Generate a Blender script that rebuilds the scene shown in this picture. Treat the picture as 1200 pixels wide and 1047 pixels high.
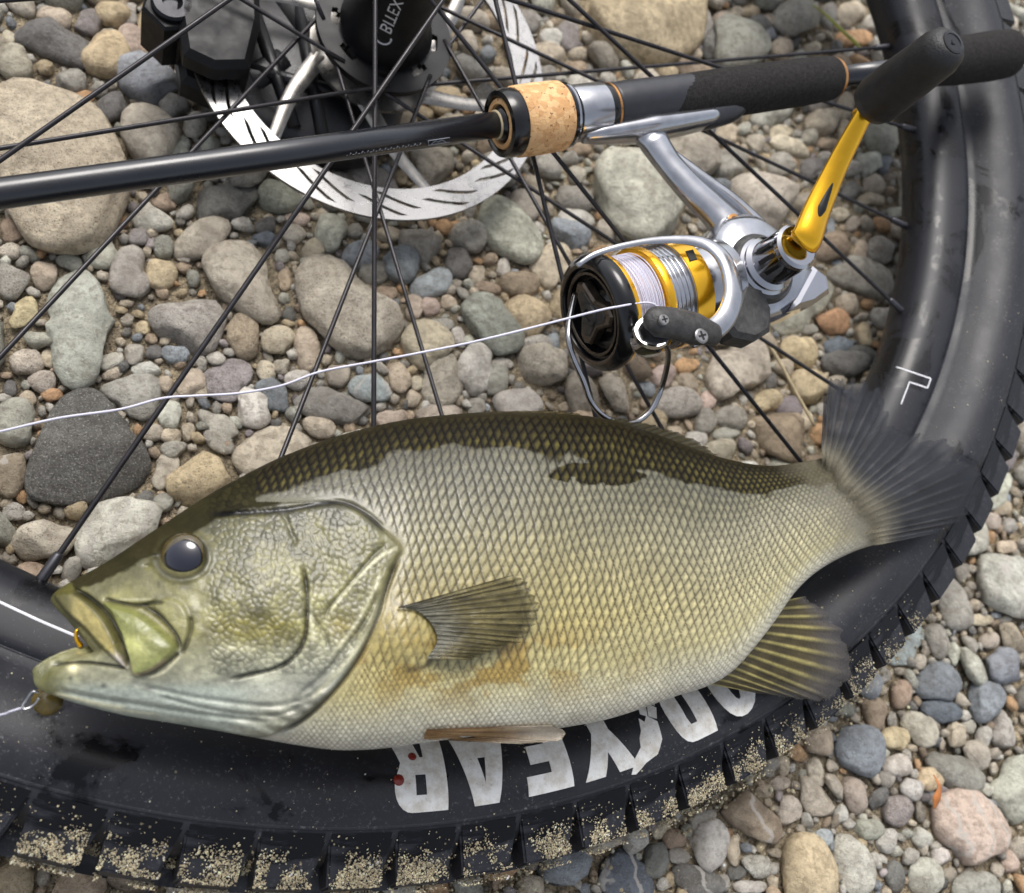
import bpy, bmesh, math, random
import numpy as np
from mathutils import Matrix, Vector
from math import radians, pi, sin, cos

# ------------------------------------------------------------------ scene
for o in list(bpy.data.objects):
    bpy.data.objects.remove(o)
scn = bpy.context.scene
COL = scn.collection
random.seed(7)
RNG = np.random.default_rng(7)
MM = 0.001

# camera solved in the wheel's own frame (mm): position, tilt, roll, focal length in photo pixels
CX, CY, CZ, CT, CR, CF = 202.625162, -237.105391, 342.444663, 0.454392629, 1.04247746, 1081.96295
PW, PH = 1200.0, 1047.0
_c = np.array([CX, CY, CZ])
_r0 = np.array([1.0, 0, 0]); _u0 = np.array([0, cos(CT), sin(CT)]); FWD = np.array([0, sin(CT), -cos(CT)])
RIGHT = cos(CR)*_r0 + sin(CR)*_u0
UP = -sin(CR)*_r0 + cos(CR)*_u0
# the ground, seen from the wheel: hub 88 mm up, the wheel leaning 8 degrees on its rim
SLOPE = 0.14
gz = np.array([-SLOPE, 0, 1.0]); gz /= np.linalg.norm(gz)
gx = RIGHT - gz*(RIGHT@gz); gx /= np.linalg.norm(gx)
gy = np.cross(gz, gx)
R3 = np.stack([gx, gy, gz])                       # wheel -> world rotation
OFF = np.array([0, 0, 88*gz[2]])
def W(p):                                         # wheel mm -> world m
    return (np.asarray(p, float)@R3.T + OFF)*MM
def Wd(d): return np.asarray(d, float)@R3.T       # directions
def ray(x, y): return FWD + RIGHT*(x-PW/2)/CF - UP*(y-PH/2)/CF
def WZ(x, y, z):                                  # photo pixel -> wheel-frame point at wheel height z
    d = ray(x, y); return _c + d*((z-CZ)/d[2])
def GP(x, y, h=0.0):                              # photo pixel -> world point at height h (m) above the ground
    d = Wd(ray(x, y)); c = W(_c); return c + d*((h-c[2])/d[2])
def pxmm(p):                                      # photo pixels per mm at a wheel-frame point
    return CF/((np.asarray(p)-_c)@FWD)
WHEEL_M = Matrix([[*(R3[i]*MM), OFF[i]*MM] for i in range(3)] + [[0, 0, 0, 1]])
WHEEL_R = Matrix([[*R3[i], OFF[i]*MM] for i in range(3)] + [[0, 0, 0, 1]])

cam_d = bpy.data.cameras.new('camera'); cam = bpy.data.objects.new('camera', cam_d); COL.objects.link(cam)
cr, cu, cf = Wd(RIGHT), Wd(UP), Wd(FWD); cp = W(_c)
cam.matrix_world = Matrix([[cr[i], cu[i], -cf[i], cp[i]] for i in range(3)] + [[0, 0, 0, 1]])
cam_d.sensor_fit = 'HORIZONTAL'; cam_d.sensor_width = 36.0; cam_d.lens = 36.0*CF/PW
cam_d.clip_start = 0.01; cam_d.clip_end = 500.0
cam_d.dof.use_dof = True; cam_d.dof.focus_distance = 0.325; cam_d.dof.aperture_fstop = 14.0
scn.camera = cam
scn.render.resolution_x = 1024; scn.render.resolution_y = 893

# overcast daylight, light coming from beyond the hub
SUN_EL, SUN_AZ = radians(58), radians(100)         # azimuth measured from world +X
wd = bpy.data.worlds.new('World'); scn.world = wd; wd.use_nodes = True
nt = wd.node_tree; nt.nodes.clear()
out = nt.nodes.new('ShaderNodeOutputWorld'); bg = nt.nodes.new('ShaderNodeBackground')
sky = nt.nodes.new('ShaderNodeTexSky'); sky.sky_type = 'NISHITA'; sky.sun_disc = False
sky.sun_elevation = SUN_EL; sky.sun_rotation = radians(90)-SUN_AZ
sky.air_density = 1.0; sky.dust_density = 4.0; sky.ozone_density = 1.0
hs = nt.nodes.new('ShaderNodeHueSaturation'); hs.inputs['Saturation'].default_value = 0.42
nt.links.new(sky.outputs[0], hs.inputs['Color']); nt.links.new(hs.outputs[0], bg.inputs[0])
bg.inputs[1].default_value = 0.14; nt.links.new(bg.outputs[0], out.inputs[0])
sl = bpy.data.lights.new('sun', 'SUN'); sl.energy = 1.2; sl.angle = radians(28); sl.color = (1.0, 0.975, 0.94)
so = bpy.data.objects.new('sun', sl); COL.objects.link(so)
sd = Vector((cos(SUN_EL)*cos(SUN_AZ), cos(SUN_EL)*sin(SUN_AZ), sin(SUN_EL)))
so.rotation_euler = sd.to_track_quat('Z', 'Y').to_euler(); so.location = sd*3
vs = scn.view_settings; vs.view_transform = 'Standard'; vs.look = 'None'; vs.exposure = 0.66; vs.gamma = 1.0
vs.use_curve_mapping = False

# ------------------------------------------------------------------ helpers
def lin(c):
    c = np.asarray(c, float)/255.0
    return np.where(c <= 0.04045, c/12.92, ((c+0.055)/1.055)**2.4)
def sstep(a, b, x):
    t = np.clip((np.asarray(x, float)-a)/(b-a), 0, 1); return t*t*(3-2*t)
def vnoise(x, y, seed=0):
    x = np.asarray(x, float); y = np.asarray(y, float)
    xi = np.floor(x).astype(np.int64); yi = np.floor(y).astype(np.int64)
    fx = x-xi; fy = y-yi; fx = fx*fx*(3-2*fx); fy = fy*fy*(3-2*fy)
    def h(a, b):
        n = (a*374761393 + b*668265263 + seed*974634777) & 0x7fffffff
        n = ((n ^ (n >> 13))*1274126177) & 0x7fffffff
        return ((n ^ (n >> 16)) & 0xffff)/65535.0
    return (h(xi, yi)*(1-fx)+h(xi+1, yi)*fx)*(1-fy) + (h(xi, yi+1)*(1-fx)+h(xi+1, yi+1)*fx)*fy
def fbm(x, y, seed=0, o=3):
    s = 0; a = 0.5; n = 0
    for k in range(o):
        s = s+a*vnoise(x*2**k, y*2**k, seed+k*17); n += a; a *= 0.5
    return s/n

FRAME = {}
def empty(name, loc, label=None, cat=None, group=None, matrix=None):
    o = bpy.data.objects.new(name, None); COL.objects.link(o); o.empty_display_size = 0.02
    o.matrix_world = matrix if matrix is not None else Matrix.Translation(Vector([float(v) for v in loc]))
    FRAME[o.name] = o.matrix_world.copy()
    tag(o, label, cat, group); return o
def tag(o, label=None, cat=None, group=None, kind=None):
    if label: o['label'] = label
    if cat: o['category'] = cat
    if group: o['group'] = group
    if kind: o['kind'] = kind
    return o
def make_mesh(name, V, F, mat=None, smooth=True, cols=None, attrs=None):
    V = np.asarray(V, float)
    me = bpy.data.meshes.new(name)
    if isinstance(F, np.ndarray):
        n, k = F.shape
        me.vertices.add(len(V)); me.vertices.foreach_set('co', V.astype(np.float32).ravel())
        me.loops.add(n*k); me.loops.foreach_set('vertex_index', F.astype(np.int32).ravel())
        me.polygons.add(n); me.polygons.foreach_set('loop_start', np.arange(0, n*k, k, dtype=np.int32))
        me.update(calc_edges=True)
    else:
        me.from_pydata([tuple(map(float, v)) for v in V], [], [tuple(int(i) for i in f) for f in F])
        me.update()
    me.polygons.foreach_set('use_smooth', np.full(len(me.polygons), smooth))
    if cols is not None:
        a = me.color_attributes.new('Col', 'FLOAT_COLOR', 'POINT')
        c = np.ones((len(V), 4), np.float32); c[:, :3] = cols; a.data.foreach_set('color', c.ravel())
    for nm, arr in (attrs or {}).items():
        a = me.attributes.new(nm, 'FLOAT', 'POINT'); a.data.foreach_set('value', np.asarray(arr, np.float32))
    if mat: me.materials.append(mat)
    return me
def add(name, V, F, mat, parent=None, smooth=True, world=True, cols=None, attrs=None, label=None, sharp=None):
    """V in world metres (world=True) or in the parent's frame"""
    V = np.asarray(V, float)
    M = Matrix.Identity(4)
    if parent is not None:
        M = FRAME[parent.name]
        if world:
            Mi = np.array(M.inverted()); V = V@Mi[:3, :3].T + Mi[:3, 3]
    me = make_mesh(name, V, F, mat, smooth, cols, attrs)
    if sharp is not None:
        me.set_sharp_from_angle(angle=radians(sharp))
    o = bpy.data.objects.new(name, me); COL.objects.link(o)
    if parent is not None: o.parent = parent
    FRAME[o.name] = M
    if label: o['label'] = label
    return o
def basis(axis, ref=None):
    a = np.asarray(axis, float); a = a/np.linalg.norm(a)
    r = np.array([0, 0, 1.0]) if ref is None else np.asarray(ref, float)
    if abs(a@r)/np.linalg.norm(r) > 0.95: r = np.array([1.0, 0, 0])
    u = r-a*(a@r); u /= np.linalg.norm(u); return a, u, np.cross(a, u)
def grid_faces(n, m, wrap=False, flip=False):
    i = np.arange(n-1)[:, None]; j = np.arange(m if wrap else m-1)[None, :]; j2 = (j+1) % m
    f = np.stack([i*m+j, i*m+j2, (i+1)*m+j2, (i+1)*m+j], -1).reshape(-1, 4)
    return f[:, ::-1] if flip else f
def lathe(profile, origin, axis, n=40, ref=None, cap=True):
    a, u, v = basis(axis, ref); pr = np.asarray(profile, float); ph = np.arange(n)*2*pi/n
    ring = np.cos(ph)[:, None]*u + np.sin(ph)[:, None]*v
    V = (np.asarray(origin)+pr[:, 0, None, None]*a + pr[:, 1, None, None]*ring[None]).reshape(-1, 3)
    F = [tuple(f) for f in grid_faces(len(pr), n, True, True)]
    if cap:
        if pr[0, 1] > 1e-6: F.append(tuple(range(n)))
        if pr[-1, 1] > 1e-6: F.append(tuple(range((len(pr)-1)*n, len(pr)*n))[::-1])
    return V, F
def cat(*parts):
    V = []; F = []; o = 0
    for v, f in parts:
        V.append(np.asarray(v, float)); F += [tuple(int(i)+o for i in q) for q in f]; o += len(v)
    return np.concatenate(V), F
def crom(pts, n):
    P = np.asarray(pts, float); m = len(P)
    if m == 2: return P[0]+(P[1]-P[0])*np.linspace(0, 1, n)[:, None]
    Q = np.vstack([2*P[0]-P[1], P, 2*P[-1]-P[-2]]); t = np.linspace(0, m-1-1e-9, n); i = t.astype(int); f = (t-i)[:, None]
    a, b, c, d = Q[i], Q[i+1], Q[i+2], Q[i+3]
    return 0.5*(2*b+(c-a)*f+(2*a-5*b+4*c-d)*f**2+(3*b-a-3*c+d)*f**3)
def tube(pts, rad, n=10, flat=1.0, up=None, cap=True):
    """flat: ratio of the second half axis to the first; up: direction of the second axis"""
    P = np.asarray(pts, float); m = len(P); rad = np.broadcast_to(np.asarray(rad, float), (m,)).copy() if np.ndim(rad) else np.full(m, float(rad))
    flat = np.broadcast_to(np.asarray(flat, float), (m,))
    T = np.gradient(P, axis=0); T /= np.linalg.norm(T, axis=1)[:, None]
    u = basis(T[0], up)[1]; rings = []
    for i in range(m):
        if up is not None: u = np.asarray(up, float)
        u = u-T[i]*(T[i]@u); u = u/np.linalg.norm(u); v = np.cross(T[i], u)
        ph = np.arange(n)*2*pi/n
        rings.append(P[i]+rad[i]*(np.cos(ph)[:, None]*v+flat[i]*np.sin(ph)[:, None]*u))
    F = [tuple(f) for f in grid_faces(m, n, True, False)]
    if cap: F += [tuple(range(n))[::-1], tuple(range((m-1)*n, m*n))]
    return np.concatenate(rings), F
def offset_poly(P, d):
    P = np.asarray(P, float); a = P-np.roll(P, 1, 0); b = np.roll(P, -1, 0)-P
    na = np.stack([a[:, 1], -a[:, 0]], 1); na /= np.linalg.norm(na, axis=1)[:, None]+1e-12
    nb = np.stack([b[:, 1], -b[:, 0]], 1); nb /= np.linalg.norm(nb, axis=1)[:, None]+1e-12
    n = na+nb; n /= (np.linalg.norm(n, axis=1)**2)[:, None]/2+1e-9
    area = 0.5*np.sum(P[:, 0]*np.roll(P[:, 1], -1)-np.roll(P[:, 0], -1)*P[:, 1])
    return P-n*d*(1 if area > 0 else -1)
def prism(poly, o, ex, ey, ez, z0, z1, b=0.0):
    P = np.asarray(poly, float)
    area = 0.5*np.sum(P[:, 0]*np.roll(P[:, 1], -1)-np.roll(P[:, 0], -1)*P[:, 1])
    if area < 0: P = P[::-1]
    Q = offset_poly(P, b) if b > 0 else P
    lv = [(Q, z0), (P, z0+b), (P, z1-b), (Q, z1)] if b > 0 else [(P, z0), (P, z1)]
    o, ex, ey, ez = (np.asarray(k, float) for k in (o, ex, ey, ez)); n = len(P)
    V = np.concatenate([o+p[:, :1]*ex+p[:, 1:]*ey+z*ez for p, z in lv])
    F = [tuple(f[::-1]) for f in grid_faces(len(lv), n, True, False)]
    F = [f[::-1] for f in F]
    F += [tuple(range(n))[::-1], tuple(range((len(lv)-1)*n, len(lv)*n))]
    return V, F
def box(o, ex, ey, ez, x, y, z, b=0.0):
    return prism([(x[0], y[0]), (x[1], y[0]), (x[1], y[1]), (x[0], y[1])], o, ex, ey, ez, z[0], z[1], b)
def plate(keep, pos, thick, nrm, wrap=True):
    """keep[i,j] cells of a grid whose corners are pos[i,j] (3-D); a sheet of the given thickness with real holes"""
    ni, nj = keep.shape; top = pos.reshape(-1, 3); off = np.asarray(nrm)*thick; mj = pos.shape[1]
    V = np.concatenate([top, top-off]); N = len(top); F = []
    idx = lambda i, j: i*mj+(j % mj if wrap else j)
    K = lambda i, j: 0 <= i < ni and (keep[i, j % nj] if wrap else (0 <= j < nj and keep[i, j]))
    for i in range(ni):
        for j in range(nj):
            if not keep[i, j]: continue
            a, b, c, d = idx(i, j), idx(i, j+1), idx(i+1, j+1), idx(i+1, j)
            F.append((a, d, c, b)); F.append((a+N, b+N, c+N, d+N))
            if not K(i-1, j): F.append((a, b, b+N, a+N))
            if not K(i+1, j): F.append((c, d, d+N, c+N))
            if not K(i, j-1): F.append((d, a, a+N, d+N))
            if not K(i, j+1): F.append((b, c, c+N, b+N))
    return V, F
def tri_glyph(outer, holes=(), cuts_y=(), cuts_x=()):
    """filled 2-D outline with holes, cut into strips so that it can be bent over a curved surface"""
    bm = bmesh.new()
    for loop in (outer, *holes):
        vs_ = [bm.verts.new((x, y, 0)) for x, y in loop]
        for i in range(len(vs_)): bm.edges.new((vs_[i], vs_[(i+1) % len(vs_)]))
    bmesh.ops.triangle_fill(bm, use_beauty=True, use_dissolve=False, edges=bm.edges[:])
    for y in cuts_y: bmesh.ops.bisect_plane(bm, geom=bm.verts[:]+bm.edges[:]+bm.faces[:], plane_co=(0, y, 0), plane_no=(0, 1, 0))
    for x in cuts_x: bmesh.ops.bisect_plane(bm, geom=bm.verts[:]+bm.edges[:]+bm.faces[:], plane_co=(x, 0, 0), plane_no=(1, 0, 0))
    bm.verts.index_update()
    V = np.array([v.co[:] for v in bm.verts]); F = [tuple(v.index for v in f.verts) for f in bm.faces]
    bm.free(); return V, F

# ------------------------------------------------------------------ materials
class NB:
    def __init__(s, name):
        s.m = bpy.data.materials.new(name); s.m.use_nodes = True; s.t = s.m.node_tree
        s.b = s.t.nodes['Principled BSDF']; s.tc = None
    def n(s, typ, **kw):
        x = s.t.nodes.new(typ)
        for k, v in kw.items(): setattr(x, k, v)
        return x
    def l(s, a, b): s.t.links.new(a, b)
    def coord(s, kind='Object', random_off=False):
        if s.tc is None: s.tc = s.n('ShaderNodeTexCoord')
        o = s.tc.outputs[kind]
        if random_off:
            oi = s.n('ShaderNodeObjectInfo'); mu = s.n('ShaderNodeVectorMath', operation='MULTIPLY_ADD')
            cx = s.n('ShaderNodeCombineXYZ')
            for i in range(3): s.l(oi.outputs['Random'], cx.inputs[i])
            mu.inputs[1].default_value = (37, 71, 113); s.l(cx.outputs[0], mu.inputs[0]); s.l(o, mu.inputs[2]); o = mu.outputs[0]
        return o
    def noise(s, co, scale, detail=4, rough=0.55, dist=0.0):
        x = s.n('ShaderNodeTexNoise'); x.inputs['Scale'].default_value = scale; x.inputs['Detail'].default_value = detail
        x.inputs['Roughness'].default_value = rough; x.inputs['Distortion'].default_value = dist
        if co is not None: s.l(co, x.inputs['Vector'])
        return x.outputs['Fac']
    def ramp(s, fac, stops):
        x = s.n('ShaderNodeValToRGB'); e = x.color_ramp.elements
        while len(e) < len(stops): e.new(0.5)
        for k, (p, c) in enumerate(stops):
            e[k].position = p; e[k].color = (c, c, c, 1) if np.isscalar(c) else (*c, 1)
        s.l(fac, x.inputs[0]); return x.outputs[0]
    def mix(s, fac, a, b, mode='MIX'):
        x = s.n('ShaderNodeMix', data_type='RGBA', blend_type=mode)
        for k, v in ((0, fac), (6, a), (7, b)):
            if hasattr(v, 'links'): s.l(v, x.inputs[k])
            else: x.inputs[k].default_value = v if k == 0 else ((*v, 1) if len(v) == 3 else v)
        return x.outputs[2]
    def math(s, op, a, b=0.0):
        x = s.n('ShaderNodeMath', operation=op)
        for k, v in ((0, a), (1, b)):
            if hasattr(v, 'links'): s.l(v, x.inputs[k])
            else: x.inputs[k].default_value = v
        return x.outputs[0]
    def bump(s, h, dist, strength=1.0, prev=None):
        x = s.n('ShaderNodeBump'); x.inputs['Distance'].default_value = dist; x.inputs['Strength'].default_value = strength
        s.l(h, x.inputs['Height'])
        if prev is not None: s.l(prev, x.inputs['Normal'])
        return x.outputs[0]
    def set(s, **kw):
        for k, v in kw.items():
            k = {'base': 'Base Color', 'rough': 'Roughness', 'metal': 'Metallic', 'spec': 'Specular IOR Level', 'coat': 'Coat Weight',
                 'coatr': 'Coat Roughness', 'normal': 'Normal', 'alpha': 'Alpha', 'trans': 'Transmission Weight', 'sss': 'Subsurface Weight', 'aniso': 'Anisotropic'}[k]
            i = s.b.inputs[k]
            if hasattr(v, 'links'): s.l(v, i)
            elif k == 'Base Color': i.default_value = (*v[:3], 1)
            else: i.default_value = v
        return s.m
def simple(name, srgb, rough=0.5, metal=0.0, var=0.15, scale=200.0, bump=0.0, bscale=600.0, **kw):
    """one colour with soft unevenness, uneven gloss and fine relief"""
    m = NB(name); c = lin(srgb); co = m.coord('Object')
    nz = m.noise(co, scale, 5)
    m.set(base=m.mix(m.ramp(nz, [(0.3, 0.0), (0.7, 1.0)]), tuple(c*(1-var)), tuple(np.minimum(c*(1+var), 1))),
          rough=m.ramp(m.noise(co, scale*0.6, 4), [(0.3, max(rough*0.75, 0.02)), (0.7, min(rough*1.3, 1))]), metal=metal, **kw)
    if bump: m.set(normal=m.bump(m.noise(co, bscale, 5, 0.6), bump))
    return m.m

def stone_material(name, attr=False, speck=0.25, vein=0.0):
    m = NB(name); co = m.coord('Object', not attr)
    if attr:
        a = m.n('ShaderNodeAttribute', attribute_name='Col'); base = a.outputs['Color']
    else:
        base = m.n('ShaderNodeObjectInfo').outputs['Color']
    big = m.noise(co, 55, 5, 0.6, 0.6); mid = m.noise(co, 260, 5, 0.65); fine = m.noise(co, 1300, 3, 0.7)
    c = m.mix(m.ramp(big, [(0.32, 0.0), (0.68, 1.0)]), m.mix(1.0, base, (0.70, 0.68, 0.66), 'MULTIPLY'), m.mix(1.0, base, (1.28, 1.27, 1.24), 'MULTIPLY'))
    c = m.mix(m.ramp(mid, [(0.38, 0.75), (0.54, 0.0)]), c, m.mix(1.0, base, (0.58, 0.54, 0.50), 'MULTIPLY'))
    c = m.mix(m.math('MULTIPLY', m.ramp(fine, [(0.56, 0.0), (0.70, 1.0)]), speck), c, (0.62, 0.60, 0.55))
    c = m.mix(m.math('MULTIPLY', m.ramp(fine, [(0.30, 1.0), (0.43, 0.0)]), min(1.0, speck*1.7)), c, (0.035, 0.034, 0.034))
    if vein:
        w = m.n('ShaderNodeTexWave'); w.inputs['Scale'].default_value = 22; w.inputs['Distortion'].default_value = 9; w.inputs['Detail'].default_value = 4
        w.inputs['Detail Scale'].default_value = 2.0; m.l(co, w.inputs['Vector'])
        c = m.mix(m.math('MULTIPLY', m.ramp(w.outputs['Fac'], [(0.88, 0.0), (0.97, 1.0)]), vein), c, (0.6, 0.56, 0.5))
    nrm = m.bump(m.noise(co, 150, 6, 0.7), 0.0026); nrm = m.bump(m.noise(co, 520, 6, 0.72), 0.0013, 1.0, nrm); nrm = m.bump(fine, 0.0005, 0.8, nrm)
    return m.set(base=c, rough=m.ramp(mid, [(0.3, 0.62), (0.7, 0.88)]), spec=0.35, normal=nrm)
STONE = {'s': stone_material('stone_smooth', speck=0.22), 'k': stone_material('stone_speckled', speck=0.7), 'v': stone_material('stone_veined', speck=0.3, vein=0.7)}
PEBBLE = stone_material('pebble_mix', attr=True, speck=0.4)

def sand_material():
    m = NB('sand'); co = m.coord('Object')
    a = m.noise(co, 14, 4); g = m.n('ShaderNodeTexVoronoi'); g.inputs['Scale'].default_value = 900; m.l(co, g.inputs['Vector'])
    c = m.mix(m.ramp(a, [(0.35, 0.0), (0.65, 1.0)]), tuple(lin((112, 104, 90))), tuple(lin((156, 145, 124))))
    c = m.mix(0.75, c, m.mix(1.0, c, m.ramp(g.outputs['Color'], [(0.0, (0.35, 0.34, 0.33)), (0.5, (0.9, 0.86, 0.8)), (1.0, (1.9, 1.8, 1.6))]), 'MULTIPLY'))
    nrm = m.bump(m.ramp(g.outputs['Distance'], [(0.0, 1.0), (0.6, 0.0)]), 0.0009); nrm = m.bump(m.noise(co, 90, 5), 0.006, 0.7, nrm)
    return m.set(base=c, rough=0.9, spec=0.2, normal=nrm)
def rubber_material():
    m = NB('tyre_rubber'); co = m.coord('Object')
    wet = m.ramp(m.noise(co, 24, 6, 0.62, 0.8), [(0.56, 0.0), (0.61, 1.0)])
    dust = m.math('MULTIPLY', m.ramp(m.noise(co, 700, 6, 0.8), [(0.56, 0.0), (0.66, 1.0)]), m.ramp(m.noise(co, 45, 4, 0.7), [(0.45, 0.15), (0.66, 1.0)]))
    soft = m.noise(co, 50, 5, 0.6)
    c = m.mix(m.ramp(soft, [(0.3, 0.0), (0.7, 1.0)]), tuple(lin((22, 23, 28))), tuple(lin((36, 37, 43))))
    c = m.mix(m.math('MULTIPLY', dust, 0.7), c, tuple(lin((128, 128, 128))))
    c = m.mix(wet, c, tuple(lin((12, 12, 15))))
    r = m.mix(wet, m.ramp(soft, [(0.3, 0.42), (0.7, 0.58)]), (0.24, 0.24, 0.24))
    nrm = m.bump(m.noise(co, 1600, 4, 0.6), 0.0001, 0.5)
    return m.set(base=c, rough=r, normal=nrm, spec=m.ramp(wet, [(0.0, 0.42), (1.0, 0.25)]))
MAT = {}
MAT['sand'] = sand_material()
MAT['rubber'] = rubber_material()
MAT['grain'] = simple('sand_grain', (200, 188, 160), 0.7, var=0.5, scale=700)
def rim_material():
    m = NB('rim_black'); co = m.coord('Object'); wet = m.ramp(m.noise(co, 36, 7, 0.65, 0.9), [(0.50, 0.0), (0.56, 1.0)])
    c = m.mix(wet, tuple(lin((24, 25, 31))), tuple(lin((10, 10, 13)))); c = m.mix(m.ramp(m.noise(co, 900, 4, 0.8), [(0.62, 0.0), (0.70, 0.5)]), c, tuple(lin((120, 122, 126))))
    return m.set(base=c, rough=m.mix(wet, (0.42, 0.42, 0.42), (0.26, 0.26, 0.26)), spec=0.35)
MAT['rim'] = rim_material()
MAT['spoke'] = simple('spoke_black', (52, 50, 52), 0.30, metal=0.55, var=0.2, scale=200)
MAT['nipple'] = simple('nipple_alloy', (70, 70, 74), 0.35, metal=0.7, scale=300)
MAT['hub'] = simple('hub_anodised', (17, 17, 19), 0.42, metal=0.1, var=0.3, scale=150, spec=0.4)
MAT['dial'] = simple('dial_bronze_grey', (92, 82, 72), 0.3, metal=0.7, var=0.3, scale=300)
MAT['axle'] = simple('axle_steel', (40, 40, 43), 0.3, metal=0.7, scale=200)
MAT['print_white'] = simple('white_print', (215, 215, 218), 0.5, var=0.1, scale=400)
MAT['letter'] = None
def letter_material():
    m = NB('tyre_lettering'); co = m.coord('Object')
    a = m.noise(co, 160, 6, 0.7); b = m.noise(co, 900, 5, 0.7)
    c = m.mix(m.ramp(a, [(0.42, 0.0), (0.7, 1.0)]), tuple(lin((228, 227, 222))), tuple(lin((186, 177, 162))))
    c = m.mix(m.ramp(b, [(0.62, 0.0), (0.74, 0.8)]), c, tuple(lin((104, 92, 76))))
    return m.set(base=c, rough=0.6, normal=m.bump(b, 0.00008))
MAT['letter'] = letter_material()
def rotor_material():
    m = NB('rotor_steel'); co = m.coord('Object')
    w = m.n('ShaderNodeTexWave', wave_type='RINGS', rings_direction='Z'); w.inputs['Scale'].default_value = 1400; w.inputs['Distortion'].default_value = 1.5; m.l(co, w.inputs['Vector'])
    c = m.mix(w.outputs['Fac'], tuple(lin((140, 139, 138))), tuple(lin((186, 185, 184))))
    return m.set(base=c, rough=m.ramp(m.noise(co, 300, 4), [(0.3, 0.22), (0.7, 0.40)]), metal=1.0)
MAT['rotor'] = rotor_material()
MAT['rotor_arm'] = simple('rotor_arm_steel', (150, 147, 142), 0.32, metal=0.85, scale=300)
MAT['fork'] = simple('fork_black', (22, 22, 25), 0.35, var=0.35, scale=120, bump=0.00015, bscale=1000)
MAT['caliper'] = simple('caliper_black', (12, 12, 14), 0.45, metal=0.0, spec=0.3, var=0.3, scale=200)
MAT['blank'] = simple('rod_blank_black', (22, 24, 30), 0.30, var=0.25, scale=60, coat=0.4, coatr=0.22, bump=0.00004, bscale=900)
MAT['ring_black'] = simple('ring_black', (16, 16, 18), 0.18, scale=300)
MAT['eva'] = simple('grip_foam', (40, 38, 37), 0.95, var=0.4, scale=900, bump=0.0006, bscale=1800, spec=0.2)
MAT['seat'] = simple('reel_seat_satin', (40, 41, 46), 0.38, scale=300, var=0.15)
MAT['bronze'] = simple('bronze_ring', (196, 142, 88), 0.3, metal=0.9, scale=300)
MAT['alloy'] = simple('reel_alloy', (170, 171, 175), 0.20, metal=0.92, var=0.16, scale=120, coat=0.15, coatr=0.12)
MAT['chrome'] = simple('chrome', (176, 176, 180), 0.08, metal=1.0, var=0.06, scale=80)
MAT['gold'] = simple('gold_anodised', (246, 184, 36), 0.2, metal=0.9, var=0.12, scale=90, coat=0.4, coatr=0.06)
MAT['graphite'] = simple('reel_graphite', (62, 61, 60), 0.45, metal=0.3, var=0.45, scale=350, bump=0.0003, bscale=1500)
MAT['wire'] = simple('bail_wire', (170, 170, 172), 0.2, metal=1.0, scale=200)
MAT['knob'] = simple('knob_rubber', (22, 22, 23), 0.45, var=0.5, scale=260, bump=0.0002, bscale=1500)
MAT['gap'] = simple('recess_black', (9, 9, 10), 0.5, scale=200)
MAT['screw'] = simple('screw_steel', (150, 148, 146), 0.3, metal=0.9, scale=400)
MAT['print_grey'] = simple('grey_print', (150, 152, 158), 0.5, scale=300)
MAT['line'] = simple('braided_line', (214, 212, 226), 0.55, var=0.08, scale=2500, bump=0.00015, bscale=5000)
def cork_material():
    m = NB('cork'); co = m.coord('Object')
    v = m.n('ShaderNodeTexVoronoi'); v.inputs['Scale'].default_value = 420; m.l(co, v.inputs['Vector'])
    c = m.mix(m.ramp(v.outputs['Color'], [(0.1, 0.0), (0.9, 1.0)]), tuple(lin((204, 152, 98))), tuple(lin((236, 194, 140))))
    c = m.mix(m.ramp(m.noise(co, 520, 4, 0.7), [(0.60, 0.0), (0.66, 1.0)]), c, tuple(lin((92, 52, 26))))
    return m.set(base=c, rough=0.7, normal=m.bump(m.noise(co, 700, 5, 0.7), 0.0006))
MAT['cork'] = cork_material()
def wound_material():
    m = NB('wound_line'); co = m.coord('Object')
    w = m.n('ShaderNodeTexWave', bands_direction='X'); w.inputs['Scale'].default_value = 550; w.inputs['Distortion'].default_value = 1.2; m.l(co, w.inputs['Vector'])
    c = m.mix(w.outputs['Fac'], tuple(lin((172, 166, 190))), tuple(lin((226, 222, 236))))
    c = m.mix(m.ramp(m.noise(co, 120, 3), [(0.4, 0.0), (0.65, 0.5)]), c, tuple(lin((224, 206, 200))))
    return m.set(base=c, rough=0.55, normal=m.bump(w.outputs['Fac'], 0.0003))
MAT['wound'] = wound_material()
MAT['leaf'] = simple('leaf_green', (150, 156, 40), 0.5, var=0.35, scale=150)
MAT['leaf_dry'] = simple('leaf_dry', (168, 104, 52), 0.6, var=0.35, scale=200)
MAT['stem'] = simple('dry_stem', (176, 160, 128), 0.7, var=0.2, scale=200)
MAT['wood'] = simple('driftwood', (122, 96, 68), 0.8, var=0.35, scale=120, bump=0.0005, bscale=500)
MAT['jig'] = simple('jig_brown', (92, 78, 34), 0.35, var=0.4, scale=300)
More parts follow.
